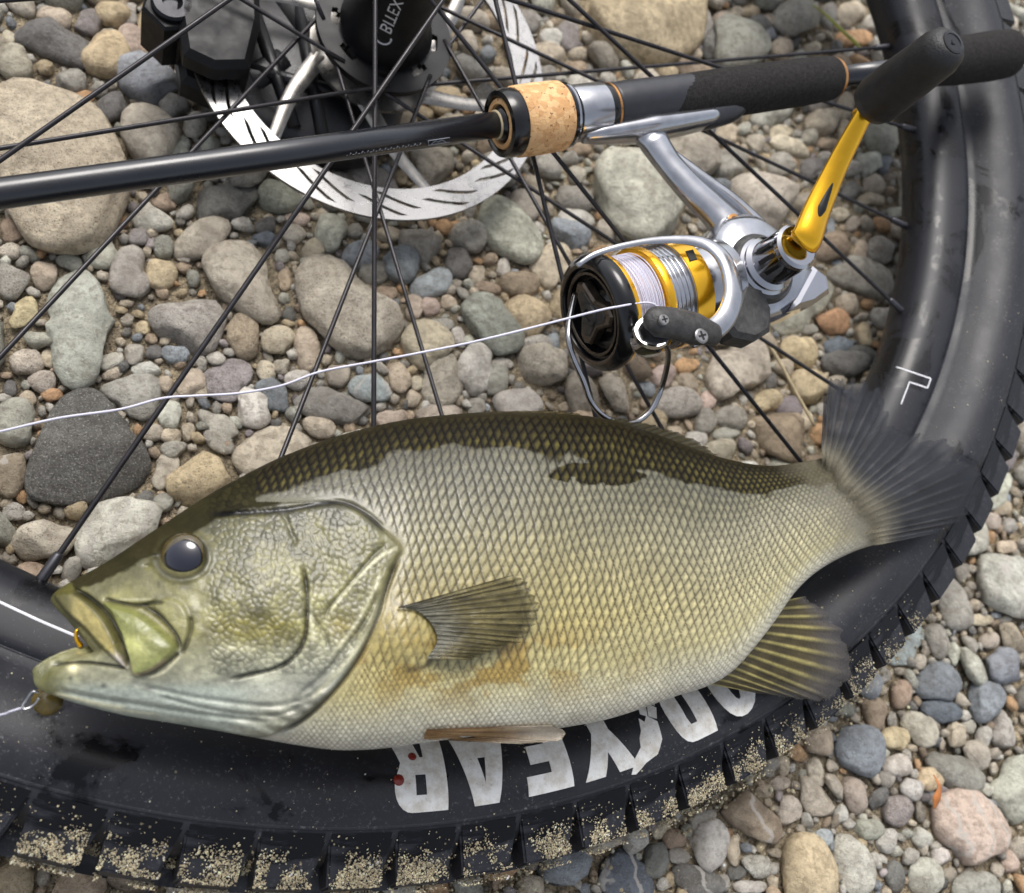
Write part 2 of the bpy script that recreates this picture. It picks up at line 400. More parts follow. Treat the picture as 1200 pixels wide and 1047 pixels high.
def fish_material(name, fin=False):
    m = NB(name); a = m.n('ShaderNodeAttribute', attribute_name='Col'); co = m.coord('Object')
    c = m.mix(m.ramp(m.noise(co, 900, 4, 0.6), [(0.3, 0.0), (0.7, 1.0)]), m.mix(1.0, a.outputs['Color'], (0.82, 0.82, 0.80), 'MULTIPLY'), m.mix(1.0, a.outputs['Color'], (1.14, 1.14, 1.12), 'MULTIPLY'))
    r = m.n('ShaderNodeAttribute', attribute_name='Rough')
    nrm = m.bump(m.noise(co, 700, 4, 0.6), 0.00025)
    g = m.n('ShaderNodeAttribute', attribute_name='Gloss')
    m.set(base=c, rough=r.outputs['Fac'], spec=m.math('MULTIPLY', m.math('ADD', g.outputs['Fac'], 0.25), 0.4), coat=m.math('MULTIPLY', g.outputs['Fac'], 0.34), coatr=0.17, normal=nrm)
    if fin:
        al = m.n('ShaderNodeAttribute', attribute_name='Alpha'); m.set(alpha=al.outputs['Fac'])
    return m.m
MAT['fish'] = fish_material('fish_skin'); MAT['fin'] = fish_material('fish_fin', True)
MAT['blood'] = simple('blood', (120, 34, 24), 0.3, scale=500)
MAT['pupil'] = simple('fish_pupil', (14, 15, 30), 0.03, var=0.3, scale=300, coat=1.0, coatr=0.02)
MAT['iris'] = simple('fish_iris', (74, 63, 30), 0.2, var=0.4, scale=500, coat=0.8, coatr=0.05)

# ------------------------------------------------------------------ ground and stones
def build_ground():
    r = np.concatenate([[0], np.linspace(0.08, 1.2, 30), [2, 4, 8, 16, 40]]); n = 96; ph = np.arange(n)*2*pi/n
    X = r[:, None]*np.cos(ph); Y = r[:, None]*np.sin(ph)
    Z = -0.004+0.006*(fbm(X*9+50, Y*9+50, 3)-0.5)*(r[:, None] < 1.5)
    V = np.stack([X, Y, Z], -1).reshape(-1, 3)
    o = add('ground', V, grid_faces(len(r), n, True, False), MAT['sand']); tag(o, 'sandy grey-brown ground between the river stones', 'ground', kind='structure')
build_ground()

PAL = dict(g=(179, 175, 165), gd=(124, 123, 119), gg=(179, 179, 166), e=(211, 211, 197), t=(215, 202, 179), y=(228, 209, 173), b=(178, 160, 138), u=(153, 159, 164),
           ud=(117, 125, 133), w=(241, 237, 226), p=(217, 196, 182), o=(216, 177, 135), lb=(205, 214, 215), pu=(162, 154, 153), r=(133, 91, 81), gt=(198, 189, 173))
# outlines traced on the photograph (pixels); colour, surface (s smooth, k speckled, v veined), label
BIG = [
 ('t', 'k', 'huge tan speckled boulder lying under the rod blank', '-25,110 10,100 40,99 75,110 108,124 132,144 148,170 156,195 150,225 138,255 122,278 90,287 50,285 28,275 20,250 0,225 -20,200 -35,150'),
 ('e', 's', 'long pale green upright stone between rod blank and dark boulder', '52,330 65,314 90,307 112,312 128,328 131,350 136,385 130,405 115,415 110,440 95,449 75,448 67,435 62,400 58,365 51,345'),
 ('gd', 'k', 'big dark grey boulder crossed by the fishing line', '78,454 95,449 118,457 134,480 151,501 176,526 183,547 172,568 147,576 105,579 38,581 32,572 36,543 42,518 53,488 63,469'),
 ('gg', 's', 'green-grey wedge stone leaning on the dark grey boulder', '105,448 130,440 160,431 185,438 193,459 189,480 168,490 151,484 134,467 118,457'),
 ('y', 'k', 'cream yellow rounded stone beside the nape of the fish', '196,551 208,534 231,522 262,519 276,522 277,545 273,565 255,580 228,597 213,590 200,570'),
 ('e', 'v', 'pale bluish veined stone beside the snout of the fish', '84,629 109,591 134,579 155,580 168,589 185,587 192,602 185,621 134,659 90,660'),
 ('g', 'k', 'light grey speckled angular stone with pointed lower end', '168,352 180,344 215,340 250,342 262,355 262,385 250,405 232,412 205,395 180,375'),
 ('gt', 's', 'large smooth tan-grey stone above the speckled angular stones', '238,305 251,286 276,277 297,278 314,292 325,318 331,347 331,374 314,379 301,368 270,350 251,343 240,322'),
 ('gt', 'k', 'large rough speckled boulder below the brake rotor', '348,320 356,305 381,290 398,295 419,320 444,339 467,360 473,379 457,397 442,412 419,416 394,410 377,389 360,368 352,343'),
 ('gd', 's', 'dark brown-grey slab just below the rod blank', '228,217 262,211 300,209 310,224 303,244 268,251 226,247'),
 ('pu', 'k', 'small purplish grey speckled block under the fishing line', '239,434 257,422 299,420 300,436 283,449 272,472 255,470 243,453'),
 ('w', 's', 'white teardrop-shaped stone under the fishing line', '287,447 301,453 314,472 319,491 308,497 289,497 276,484 278,466'),
 ('u', 's', 'dark blue angular stone beside the white teardrop stone', '299,447 331,440 346,461 339,474 318,474 308,459'),
 ('g', 's', 'flat grey curved stone lying behind the nape of the fish', '230,470 251,482 280,495 288,505 278,526 268,505 247,495 230,484'),
 ('t', 's', 'warm tan pebble touching the back of the fish under a spoke', '285,510 297,499 325,495 352,499 369,512 356,529 325,539 293,554 281,543'),
 ('g', 's', 'long grey fish-shaped flat stone behind the fish', '344,468 356,455 381,447 398,455 419,466 453,472 444,480 402,491 373,484 352,478'),
 ('gg', 's', 'large plain grey slab under the line near the spool', '540,355 551,345 584,345 597,364 618,389 614,408 584,412 568,395 551,379'),
 ('y', 's', 'cream stone lying beside the spool of the reel', '595,351 601,345 639,345 652,355 645,379 629,389 612,383 597,366'),
 ('t', 's', 'tan orange pebble wedged against the spool lip', '624,311 639,288 660,276 675,284 673,305 658,318 652,337 635,326'),
 ('t', 's', 'pale tan blocky stone crossed by the fishing line', '469,395 479,383 521,374 534,393 534,408 513,423 496,429 477,412'),
 ('gt', 's', 'square tan stone behind the back of the fish', '500,418 534,412 542,431 540,469 513,471 498,458 503,435'),
 ('w', 's', 'long pale bone-shaped stone under the fishing line', '545,404 559,395 576,397 576,422 570,456 559,461 549,448'),
 ('w', 's', 'pale grey white triangular stone touching the back of the fish', '579,475 589,456 605,449 631,456 645,477 629,484 587,482'),
 ('y', 's', 'large yellow-tan boulder behind the rod grip', '678,12 690,-10 750,-20 815,-10 823,25 818,52 795,66 765,70 740,62 700,35'),
 ('e', 's', 'large pale green boulder behind the reel stem', '698,205 705,180 725,165 760,162 790,198 808,230 809,262 792,277 762,282 730,270 706,242'),
 ('gt', 's', 'pale tan stone behind the upper reel stem', '775,160 840,150 845,180 830,215 810,222 790,195'),
 ('gt', 's', 'large pale grey stone between reel stem and gold handle', '857,221 885,202 918,206 941,227 931,248 910,269 883,255'),
 ('g', 's', 'light grey wedge stone beside the rim', '967,313 994,307 1030,305 1053,316 1055,337 1030,345 1002,334 981,328'),
 ('gg', 's', 'smooth grey-green stone with a dark dot beside the reel body', '901,368 918,337 935,322 967,320 988,330 981,347 956,368 931,387 910,385'),
 ('gt', 's', 'big pale tan stone below the reel body', '865,387 892,396 907,421 896,448 875,463 858,468 841,459 833,440 839,421 860,402'),
 ('y', 's', 'cream heart-shaped pebble beside the tail fin', '919,408 925,394 942,392 955,389 963,396 965,417 953,429 934,425'),
 ('e', 'v', 'large pale green stone by the tyre tread lugs', '1150,665 1156,648 1177,644 1202,650 1215,686 1210,728 1192,726 1171,707 1154,690'),
 ('g', 's', 'long grey cobble leaning at the tyre tread', '1110,686 1118,671 1129,678 1139,697 1152,724 1143,734 1122,734 1110,711'),
 ('e', 's', 'pale round stone tucked under the tyre beside the tail fin', '1129,615 1145,600 1160,610 1164,627 1152,648 1137,652 1133,634'),
 ('lb', 's', 'pale blue sliver of stone lying along the tyre edge', '1049,774 1068,749 1084,726 1095,734 1087,760 1068,776'),
 ('u', 's', 'smooth blue-grey cobble beside the anal fin', '1087,790 1097,778 1118,776 1133,786 1136,801 1124,814 1101,818 1084,814'),
 ('gt', 's', 'tan-grey triangular stone among the pebbles by the tyre', '1066,845 1080,828 1093,839 1112,862 1089,874 1080,864'),
 ('p', 'v', 'large rough pink granite stone beside the orange leaf', '1118,928 1131,926 1160,936 1181,957 1187,978 1177,1008 1164,1020 1139,1012 1126,995 1105,985 1099,964 1105,945'),
 ('e', 'k', 'long pale grey-green cobble beside the yellow-brown boulder', '988,982 998,972 1013,982 1024,1001 1036,1027 1030,1050 1009,1054 994,1027'),
 ('y', 's', 'smooth yellow-brown boulder beside the tyre lettering side', '922,1000 928,985 945,979 965,985 980,1005 987,1035 985,1060 950,1075 930,1060 922,1030'),
 ('gt', 's', 'small tan-grey lozenge stone near the tyre tread', '950,907 963,917 982,934 985,949 973,961 958,955 950,947 944,922'),
 ('e', 's', 'large pale stone beside the pink granite', '1173,928 1181,907 1198,884 1215,890 1220,930 1210,965 1202,970 1185,953'),
 ('ud', 'v', 'dark blue veined boulder half under the tyre tread', '704,1012 719,995 736,995 755,1014 782,1037 780,1050 721,1054 704,1035'),
 ('w', 's', 'whitish knobbly stone below the tyre tread', '816,978 826,966 845,959 858,974 858,1003 845,1018 828,1020 818,999'),
 ('b', 'v', 'broad tan-brown stone touching the sandy tyre tread', '849,953 860,928 879,922 900,932 912,953 923,974 914,989 889,987 876,976 860,974'),
 ('g', 's', 'grey slate piece lying under the rotor edge', '128,316 145,282 164,284 169,306 179,337 165,346 146,347'),
]
# smaller ones as ellipses: centre, half axes, angle, colour, surface
SMALL = '''61 39 50 22 20 gd s|123 56 31 25 -20 y s|168 86 39 25 15 u s|14 65 24 20 10 gt s|81 88 20 16 10 g s|44 80 11 7 10 o s|51 94 12 8 20 ud s|94 106 20 9 -15 o s|130 117 19 17 -10 gd s
202 116 18 16 -20 gd s|174 150 38 30 25 gt s|206 165 18 12 -30 gg s|212 172 13 9 0 e s|247 161 12 12 0 e s|222 92 14 24 -15 b s|65 12 22 12 10 t s|101 17 16 18 30 pu s|131 8 20 14 0 y s|172 14 10 20 10 y s
152 6 10 14 0 g s|153 38 20 15 35 p s|172 50 10 8 0 b s|82 69 12 6 10 w s|119 89 9 6 0 t s|204 77 6 6 0 t s|8 33 9 9 0 t s|6 199 8 11 0 r s|220 149 9 7 0 b s|12 95 16 8 0 g s
12 261 14 16 0 b s|119 290 20 16 -20 e s|80 299 17 8 5 gg s|49 313 16 17 0 t s|12 322 20 22 0 g k|8 285 14 10 0 gt k|25 360 28 15 -45 y s|162 269 13 11 0 pu s|189 313 17 21 5 y s|178 248 27 14 5 w s
240 272 36 22 -20 gt s|158 359 8 8 0 gt s|196 271 5 10 0 t s|174 288 7 5 0 y s|212 317 8 9 0 g s|221 326 7 6 0 gt s|167 377 10 8 0 y s|156 407 11 15 0 g s|179 405 10 10 0 gd s|205 408 16 12 0 u k|145 372 7 6 0 gd s
190 228 16 10 0 b s|143 272 9 8 0 b s|199 480 15 18 0 w s|126 417 19 9 -20 w s|130 430 14 7 -15 t s|172 425 19 8 0 w s|195 442 9 11 0 t s|225 444 18 17 0 t s|27 417 20 17 0 gt k|55 411 9 14 0 t s
46 440 18 13 0 gt k|59 455 14 8 0 o s|29 462 11 12 0 t s|8 448 11 9 0 gd s|21 442 8 8 0 g s|44 476 9 7 0 t s|14 490 25 28 0 gg s|8 549 22 27 0 b v|37 505 5 6 0 y s|178 501 14 10 0 gt s|200 505 14 9 0 t s|220 499 8 12 0 t s
204 521 16 10 0 g s|193 545 13 26 20 gt s|190 585 13 12 0 g s|170 578 10 8 0 gd s|13 595 13 13 0 g k|50 629 40 27 -12 gt k|31 673 25 18 0 b s|4 671 10 14 0 e s|50 695 35 9 0 g s|210 602 10 6 0 w s
388 265 22 20 30 gg s|369 284 16 12 -35 t s|314 257 14 10 0 gd s|346 265 15 11 0 gt s|350 248 16 8 0 p s|310 272 16 9 0 ud s|303 246 12 6 0 gt s|331 292 9 9 0 w s|315 238 4 8 0 o s|335 318 8 16 0 b s|341 360 10 9 0 gd s
415 262 8 5 0 o s|425 292 22 18 0 u s|423 271 10 7 0 ud s|440 313 22 14 0 g s|327 223 25 20 10 gg s|327 393 20 17 0 t k|361 403 15 27 -5 t s|354 376 7 9 0 w s|287 389 18 30 -15 b k|341 345 10 7 0 gt s|455 339 13 11 0 b s
438 449 28 18 12 lb v|377 495 20 12 15 t s|463 485 22 11 -12 t s|415 504 16 6 -15 w s|425 493 9 6 0 y s|470 464 7 9 0 t s|472 438 12 22 -25 t s|352 440 18 12 0 w s|313 430 12 14 0 t k|331 423 10 10 0 gt k|398 434 14 14 0 gt s
236 450 9 14 0 t s|243 467 9 6 0 w s|247 505 8 10 0 g s|264 514 9 9 0 b s|331 491 9 7 0 g s|281 560 7 8 0 gt s|601 267 46 27 45 gg s|495 282 26 19 30 g s|471 305 22 24 0 u s|509 326 25 16 -15 lb s|542 301 16 20 -20 gd s|553 271 22 17 30 g s
530 258 20 8 0 o s|595 307 8 13 0 w s|563 315 9 14 0 t s|612 328 24 14 5 b s|576 330 18 7 20 b s|538 334 9 8 0 gd s|530 347 10 9 0 t s|507 353 12 11 0 p s|488 353 12 15 0 t s|542 388 8 13 -20 w s|587 441 15 20 0 g s
591 420 16 7 0 g s|519 479 28 11 -5 gt s|563 473 12 12 0 g s|488 460 9 11 0 t s|471 465 6 8 0 w s|492 443 9 9 0 t s|640 425 30 28 0 gt k|633 403 20 16 0 g k|652 397 10 12 0 u s|670 471 17 6 0 t s|475 492 12 6 0 w s|515 374 22 8 0 g s
677 227 22 16 20 g s|618 236 18 20 0 gt s|671 267 26 16 25 u k|679 250 24 12 0 w s|507 190 27 24 0 gt s|440 205 40 16 25 g s|467 134 25 14 0 t s|524 110 20 15 0 y s|669 32 14 20 0 pu s|650 38 14 14 0 w s|620 18 18 14 0 g s
645 55 22 12 0 t s|642 78 18 10 0 g s|680 74 12 10 0 b s|831 20 10 22 0 g s|842 45 14 20 0 gd s|680 198 12 10 0 gt s|682 166 20 8 0 b s|871 46 36 31 -10 gg s|935 17 26 20 0 g s|850 14 10 10 0 t s|869 9 9 9 0 t s|885 5 12 7 0 y s
908 17 10 8 0 t s|895 23 14 12 0 gd s|906 32 12 8 0 u s|1002 10 17 13 0 t s|977 13 10 16 0 g s|1006 38 22 10 0 o s|922 52 14 13 0 t s|958 50 11 8 0 t s|994 63 14 5 0 w s|975 67 7 7 0 gt s|912 128 34 11 -15 gg s|883 137 10 8 0 b s
969 107 22 14 -25 g s|994 118 12 16 0 t s|969 137 20 15 0 t s|857 151 14 12 0 t s|891 162 11 11 0 gt s|920 149 14 9 0 t s|933 166 28 9 25 t s|920 187 16 17 0 g s|956 153 10 10 0 gt s|962 172 9 7 0 w s|956 193 15 12 0 gd s
1040 157 22 18 30 gg s|1023 185 18 16 0 e s|1042 187 10 11 0 u s|998 155 10 22 0 t s|862 188 22 18 0 g s|992 246 13 8 0 t s|1027 227 20 7 0 t s|1042 223 9 6 0 w s|1030 210 12 11 0 gt s|1006 257 9 9 0 gt s|979 263 8 14 0 u s
980 286 25 15 0 b s|1015 288 9 14 0 t s|1038 288 15 18 0 g s|945 303 18 14 0 b s|1000 351 15 13 0 t s|983 372 22 15 0 o s|1019 387 10 15 -20 y s|990 400 18 11 0 ud s|954 380 12 7 0 g s|1017 410 22 10 0 gd s
953 450 22 20 0 y s|907 465 20 13 -10 y s|864 486 20 14 0 g s|920 509 34 26 70 b s|932 475 14 16 0 pu s|911 440 8 12 0 gd s|795 469 30 20 0 g k|833 490 14 16 0 g s|783 436 14 14 0 p s|810 423 18 9 0 o s|812 442 9 14 -30 t s
835 465 10 12 0 p s|797 503 10 9 0 t s|822 513 14 13 0 w s|850 526 19 16 0 gt s|860 505 18 9 0 g s|877 520 8 9 0 y s|888 541 15 6 0 w s|949 486 10 16 0 t s|949 507 5 10 0 w s|972 425 8 8 0 t s|997 421 28 16 0 gd s
1171 608 13 10 0 gt s|1183 592 12 9 0 t s|1177 573 24 13 -60 e s|1194 575 7 10 0 p s|1194 613 9 9 0 g s|1177 629 7 8 0 p s|1190 638 12 8 0 t s|1137 667 9 12 0 g s|1107 747 26 10 78 g s|1129 764 14 7 80 e s|1105 720 8 8 0 t s
1137 745 6 9 0 t s|1152 751 8 7 0 t s|1171 749 11 10 0 gt s|1187 745 9 8 0 o s|1160 724 16 7 0 t s|1150 694 6 7 0 u s|1185 780 20 22 0 u s|1112 832 24 14 15 ud s|1164 820 20 25 0 u s|1064 813 13 18 10 b s|1034 834 14 21 -10 b s
1058 865 17 15 0 y s|1058 840 7 8 0 u s|1131 860 12 15 0 t s|1154 885 14 19 -15 gt s|1127 902 38 20 35 gg s|1015 881 36 24 80 u s|1061 896 17 14 0 w s|967 866 17 20 0 t s|1030 803 7 9 0 t s|1013 821 10 8 0 w s|1044 788 9 12 0 g s
1011 931 22 14 72 gt s|1185 857 12 26 -10 g s|1145 851 10 9 0 g s|1158 862 9 8 0 gt s|1049 914 10 11 0 g s|1079 925 12 15 0 w k|1061 951 18 18 0 pu k|965 905 10 20 -10 gt s|1028 972 18 13 0 gg s|1060 1029 12 20 0 gd s|1094 1029 20 22 0 e s
1154 1043 30 20 0 gg s|1092 982 14 11 50 e s|1050 987 12 14 20 w k|973 984 12 12 0 lb s|986 961 8 10 0 t s|996 953 8 12 0 w s|1196 974 8 8 0 g s|1196 1012 10 14 0 p s|1114 1005 12 10 0 w s|1100 912 14 16 0 y s
775 1010 15 22 0 gd s|832 959 20 12 -25 g s|797 984 14 12 -25 b s|782 974 15 8 -30 t s|805 1004 14 10 0 g s|868 999 8 21 0 t s|883 995 8 10 0 gt s|895 1016 18 14 0 g k|888 1041 22 8 0 w s|826 1033 38 18 20 gd v|933 953 12 22 10 gt s
923 918 13 8 0 gt s|906 926 10 9 0 t s|927 896 8 13 0 t s|912 897 8 14 20 g s|918 949 6 12 0 w s|853 1037 10 14 0 g s|872 1024 12 8 0 gd s|752 999 9 8 0 gd s'''

def ico(sub):
    bm = bmesh.new(); bmesh.ops.create_icosphere(bm, subdivisions=sub, radius=1.0)
    bm.verts.index_update(); V = np.array([v.co[:] for v in bm.verts]); F = np.array([[v.index for v in f.verts] for f in bm.faces]); bm.free(); return V, F
ICO = {k: ico(k) for k in (1, 2, 3, 4)}
def stone_shape(D, rng, rough=0.05, facets=5, sharp=0):
    """unit directions -> rounded river-stone surface: low lumps, a few worn flats"""
    P = D.copy()
    for k in range(facets):
        n = rng.normal(size=3); n /= np.linalg.norm(n); d = rng.uniform(0.60, 0.86) if sharp else rng.uniform(0.68, 0.93)
        s = P@n-d; P = P-np.outer(np.clip(s, 0, None)*(0.96 if sharp else 0.88), n)
    r = np.ones(len(D))
    for k in range(6):
        w = rng.normal(size=3)*rng.uniform(1.2, 3.2); r += rough*rng.uniform(0.3, 0.8)*np.sin(D@w+rng.uniform(0, 6.28))
    for k in range(8):
        w = rng.normal(size=3)*rng.uniform(5, 11); r += rough*0.12*np.sin(D@w+rng.uniform(0, 6.28))
    return P*r[:, None]
OCC_N, OCC_S = 1500, 0.001                       # 1 mm occupancy map round the scene
OCC_O = np.array([-0.72, -0.62])
occ = np.zeros((OCC_N, OCC_N), bool)
_ii, _jj = np.meshgrid(np.arange(OCC_N), np.arange(OCC_N), indexing='ij')
def paint_poly(P):
    q = (np.asarray(P)[:, :2]-OCC_O)/OCC_S; lo = np.clip(np.floor(q.min(0)).astype(int)-1, 0, OCC_N-1); hi = np.clip(np.ceil(q.max(0)).astype(int)+1, 1, OCC_N)
    if (hi <= lo).any(): return
    X, Y = np.meshgrid(np.arange(lo[0], hi[0])+0.5, np.arange(lo[1], hi[1])+0.5, indexing='ij'); ins = np.zeros(X.shape, bool); n = len(q)
    for i in range(n):
        a, b = q[i], q[(i+1) % n]; c = ((a[1] > Y) != (b[1] > Y)) & (X < (b[0]-a[0])*(Y-a[1])/(b[1]-a[1]+1e-12)+a[0]); ins ^= c
    occ[lo[0]:hi[0], lo[1]:hi[1]] |= ins
LANDMARKS = [((425, 60), 'the brake rotor'), ((215, 30), 'the brake caliper'), ((630, 140), 'the cork ring'), ((700, 370), 'the reel spool'), ((960, 240), 'the gold reel handle'),
             ((900, 95), 'the foam rod grip'), ((60, 690), 'the mouth of the fish'), ((560, 500), 'the back of the fish'), ((860, 540), 'the tail of the fish'), ((940, 780), 'the anal fin'),
             ((1140, 640), 'the tail fin and tyre'), ((860, 950), 'the sandy tyre tread'), ((1060, 330), 'the inner rim'), ((40, 210), 'the rod blank'), ((100, 500), 'the dark grey boulder'),
             ((1140, 970), 'the pink granite stone'), ((400, 360), 'the rough speckled boulder'), ((1080, 860), 'the blue-grey cobbles'), ((760, 40), 'the yellow-tan boulder')]
CNAME = dict(g='grey', gd='dark grey', gg='green-grey', e='pale greenish', t='tan', y='yellowish', b='brown', u='blue-grey', ud='dark blue-grey', w='whitish', p='pinkish', o='orange-brown', lb='pale blue', pu='purplish grey', r='dark red', gt='grey-tan')
N_STONES = 0
def make_stone(outline, col, surf, label, rng, hk=0.62, sink=0.30):
    """outline: world points on the ground, star-shaped round their centre"""
    global N_STONES
    P = np.asarray(outline)[:, :2]; c = (P.min(0)+P.max(0))/2
    Q = P-c; ang = np.arctan2(Q[:, 1], Q[:, 0]); o = np.argsort(ang); ang = ang[o]; rad = np.hypot(Q[:, 0], Q[:, 1])[o]
    A = np.concatenate([ang-2*pi, ang, ang+2*pi]); Rr = np.tile(rad, 3)
    big = rad.mean() > 0.011
    D, F = ICO[4 if rad.mean() > 0.018 else 3]
    S = stone_shape(D, rng, 0.06, 9 if big else 6, int(rng.uniform() < 0.25)); S[:, :2] *= 1/np.clip(np.percentile(np.hypot(S[:, 0], S[:, 1]), 97), 0.7, 1.2)
    th = np.arctan2(S[:, 1], S[:, 0]); tt = np.linspace(-pi, pi, 121); rr = np.interp(tt, A, Rr)
    ker = np.array([1, 2, 3, 4, 5, 6, 5, 4, 3, 2, 1])/36.0; rr = np.convolve(np.concatenate([rr[-9:-1], rr, rr[1:9]]), ker, 'same')[8:-8]
    R = np.interp(th, tt, rr)*1.04; H = hk*min(rad.min()*1.15, np.median(rad))
    zz = np.sign(S[:, 2])*np.abs(S[:, 2])**0.85
    V = np.stack([S[:, 0]*R, S[:, 1]*R, H*zz+H*(1-2*sink)*0.9], -1)
    me = make_mesh('river_stone', V, F, STONE[surf])
    ob = bpy.data.objects.new('river_stone', me); COL.objects.link(ob); ob.location = (c[0], c[1], -0.004)
    cc = lin(PAL[col])*np.exp(rng.normal(0, 0.10))*(1+rng.normal(0, 0.015, 3)); cc = cc*min(1.0, 0.70/cc.max()); ob.color = (*np.clip(cc, 0.02, 0.70), 1)
    tag(ob, label, 'stone', 'river stones on the gravel bar'); N_STONES += 1
    return ob
def pix_outline(pts):
    return np.array([GP(x, y, 0.004) for x, y in pts])
rs = np.random.default_rng(11)
for col, surf, label, txt in BIG:
    pts = [tuple(map(float, q.split(','))) for q in txt.split()]
    W2 = pix_outline(pts); make_stone(W2, col, surf, label, rs); paint_poly(W2)
SIZES = ((14, 'tiny'), (20, 'small'), (27, 'medium'), (99, 'large'))
ORDER = []; USED = set()
for ln in SMALL.replace('\n', '|').split('|'):
    cx, cy, rx, ry, an, col, surf = ln.split(); ORDER.append((float(cx), float(cy), float(rx), float(ry), radians(float(an)), col, surf))
ORDER.sort(key=lambda s: -s[2]*s[3]); ORDER = ORDER[:258]
for cx, cy, rx, ry, an, col, surf in ORDER:
    t = np.arange(20)*2*pi/20; wob = 1+0.05*np.sin(2*t+rs.uniform(0, 6))+0.05*np.sin(3*t+rs.uniform(0, 6))
    ex = 0.86+0.0*t; u = np.sign(np.cos(t))*np.abs(np.cos(t))**ex*rx*wob; v = np.sign(np.sin(t))*np.abs(np.sin(t))**ex*ry*wob
    pts = np.stack([cx+u*cos(an)-v*sin(an), cy+u*sin(an)+v*cos(an)], 1)
    k = min(range(len(LANDMARKS)), key=lambda i: math.hypot(LANDMARKS[i][0][0]-cx, LANDMARKS[i][0][1]-cy))
    size = next(nm for lim, nm in SIZES if math.sqrt(rx*ry) < lim); asp = max(rx, ry)/min(rx, ry)
    shape = 'round' if asp < 1.25 else 'oval' if asp < 1.8 else 'elongated'
    extra = {'k': 'speckled ', 'v': 'veined ', 's': ''}[surf]
    W2 = pix_outline(pts); lab = f'{size} {shape} {extra}{CNAME[col]} stone near {LANDMARKS[k][1]}'
    if lab in USED:
        k2 = sorted(range(len(LANDMARKS)), key=lambda i: math.hypot(LANDMARKS[i][0][0]-cx, LANDMARKS[i][0][1]-cy))[1]; lab = f'{size} {shape} {extra}{CNAME[col]} stone between {LANDMARKS[k][1]} and {LANDMARKS[k2][1]}'
        if len(lab.split()) > 16: lab = f'{shape} {extra}{CNAME[col]} stone between {LANDMARKS[k][1]} and {LANDMARKS[k2][1]}'
    USED.add(lab)
    make_stone(W2, col, surf, lab, rs, 0.66, 0.28); paint_poly(W2)

def scatter(radii, tries, area, sub, rng, tol=0.10, zs=0.0, flat=(0.55, 0.8), name='pebbles', every=None):
    """fill what is still free on the map with smaller and smaller pebbles, joined in one mesh"""
    D, F = ICO[sub]; shapes = [stone_shape(D, rng, 0.10, 11 if q % 2 else 6, q % 2) for q in range(14)]
    Vs, Cs, k = [], [], 0
    keys = ['g', 'gd', 'gg', 'e', 't', 't', 'y', 'b', 'u', 'w', 'gt', 'gt', 'gt', 'pu', 't', 'g', 'gt', 'w', 'b', 'g', 'o']
    x0, x1, y0, y1 = area
    for r, n in zip(radii, tries):
        ri = max(1, int(round(r/OCC_S))); gi, gj = np.meshgrid(np.arange(-ri, ri+1), np.arange(-ri, ri+1), indexing='ij'); disc = gi**2+gj**2 <= (ri+0.3)**2
        X = rng.uniform(x0, x1, n); Y = rng.uniform(y0, y1, n)
        for x, y in zip(X, Y):
            i = int((x-OCC_O[0])/OCC_S); j = int((y-OCC_O[1])/OCC_S)
            if i < ri+1 or j < ri+1 or i >= OCC_N-ri-1 or j >= OCC_N-ri-1 or occ[i, j]: continue
            w = occ[i-ri:i+ri+1, j-ri:j+ri+1]
            if (w & disc).sum() > tol*disc.sum(): continue
            w |= disc
            a = rng.uniform(0, pi); sx = r*rng.uniform(0.95, 1.35); sy = r*rng.uniform(0.72, 1.0); h = r*rng.uniform(*flat)
            S = shapes[rng.integers(14)]; V = np.stack([S[:, 0]*sx, S[:, 1]*sy, S[:, 2]*h], -1)
            tl = rng.normal(0, 0.25, 2); V[:, 2] += V[:, 0]*tl[0]+V[:, 1]*tl[1]
            V = np.stack([V[:, 0]*cos(a)-V[:, 1]*sin(a)+x, V[:, 0]*sin(a)+V[:, 1]*cos(a)+y, V[:, 2]+h*0.45-0.0035+zs], -1)
            c = lin(PAL[keys[rng.integers(len(keys))]])*np.exp(rng.normal(0, 0.28))
            Vs.append(V); Cs.append(np.broadcast_to(np.clip(c*min(1.0, 0.62/c.max()), 0.02, 0.62), V.shape)); k += 1
    if not Vs: return None
    nV = len(D); FF = (F[None]+np.arange(k)[:, None, None]*nV).reshape(-1, 3)
    return np.concatenate(Vs), FF, np.concatenate(Cs), k
# view on the ground, with a margin
cor = np.array([GP(x, y)[:2] for x, y in ((0, 0), (1200, 0), (1200, 1047), (0, 1047))]); lo = cor.min(0)-0.05; hi = cor.max(0)+0.05
area = (lo[0], hi[0], lo[1], hi[1]); rp = np.random.default_rng(5)
far = (OCC_O[0]+0.02, OCC_O[0]+1.48, OCC_O[1]+0.02, OCC_O[1]+1.48)
# stones beyond the frame and under the wheel are filled coarsely first so the bed goes on past the picture
inview = np.zeros_like(occ)
sv = occ.copy(); paint_poly(cor+(cor-cor.mean(0))*0.10); inview = occ & ~sv; occ[:] = occ | inview
V, F, C, k0 = scatter((0.022, 0.016, 0.011, 0.007), (900, 2500, 5000, 9000), far, 2, rp)
o = add('outlying_stones', V, F, PEBBLE, cols=C); tag(o, 'mass of river stones around the wheel', 'stones', kind='stuff')
occ[:] = occ & ~inview
V, F, C, k1 = scatter((0.0105, 0.0085, 0.007, 0.0058, 0.0048, 0.0040), (1500, 3000, 6000, 9000, 12000, 16000), area, 2, rp, 0.12)
o = add('pebbles', V, F, PEBBLE, cols=C); tag(o, 'small mixed pebbles filling the gaps between the stones', 'pebbles', kind='stuff')
V, F, C, k2 = scatter((0.0032, 0.0026, 0.0020, 0.0015), (40000, 60000, 90000, 90000), area, 1, rp, 0.5, -0.0005, (0.6, 0.9))
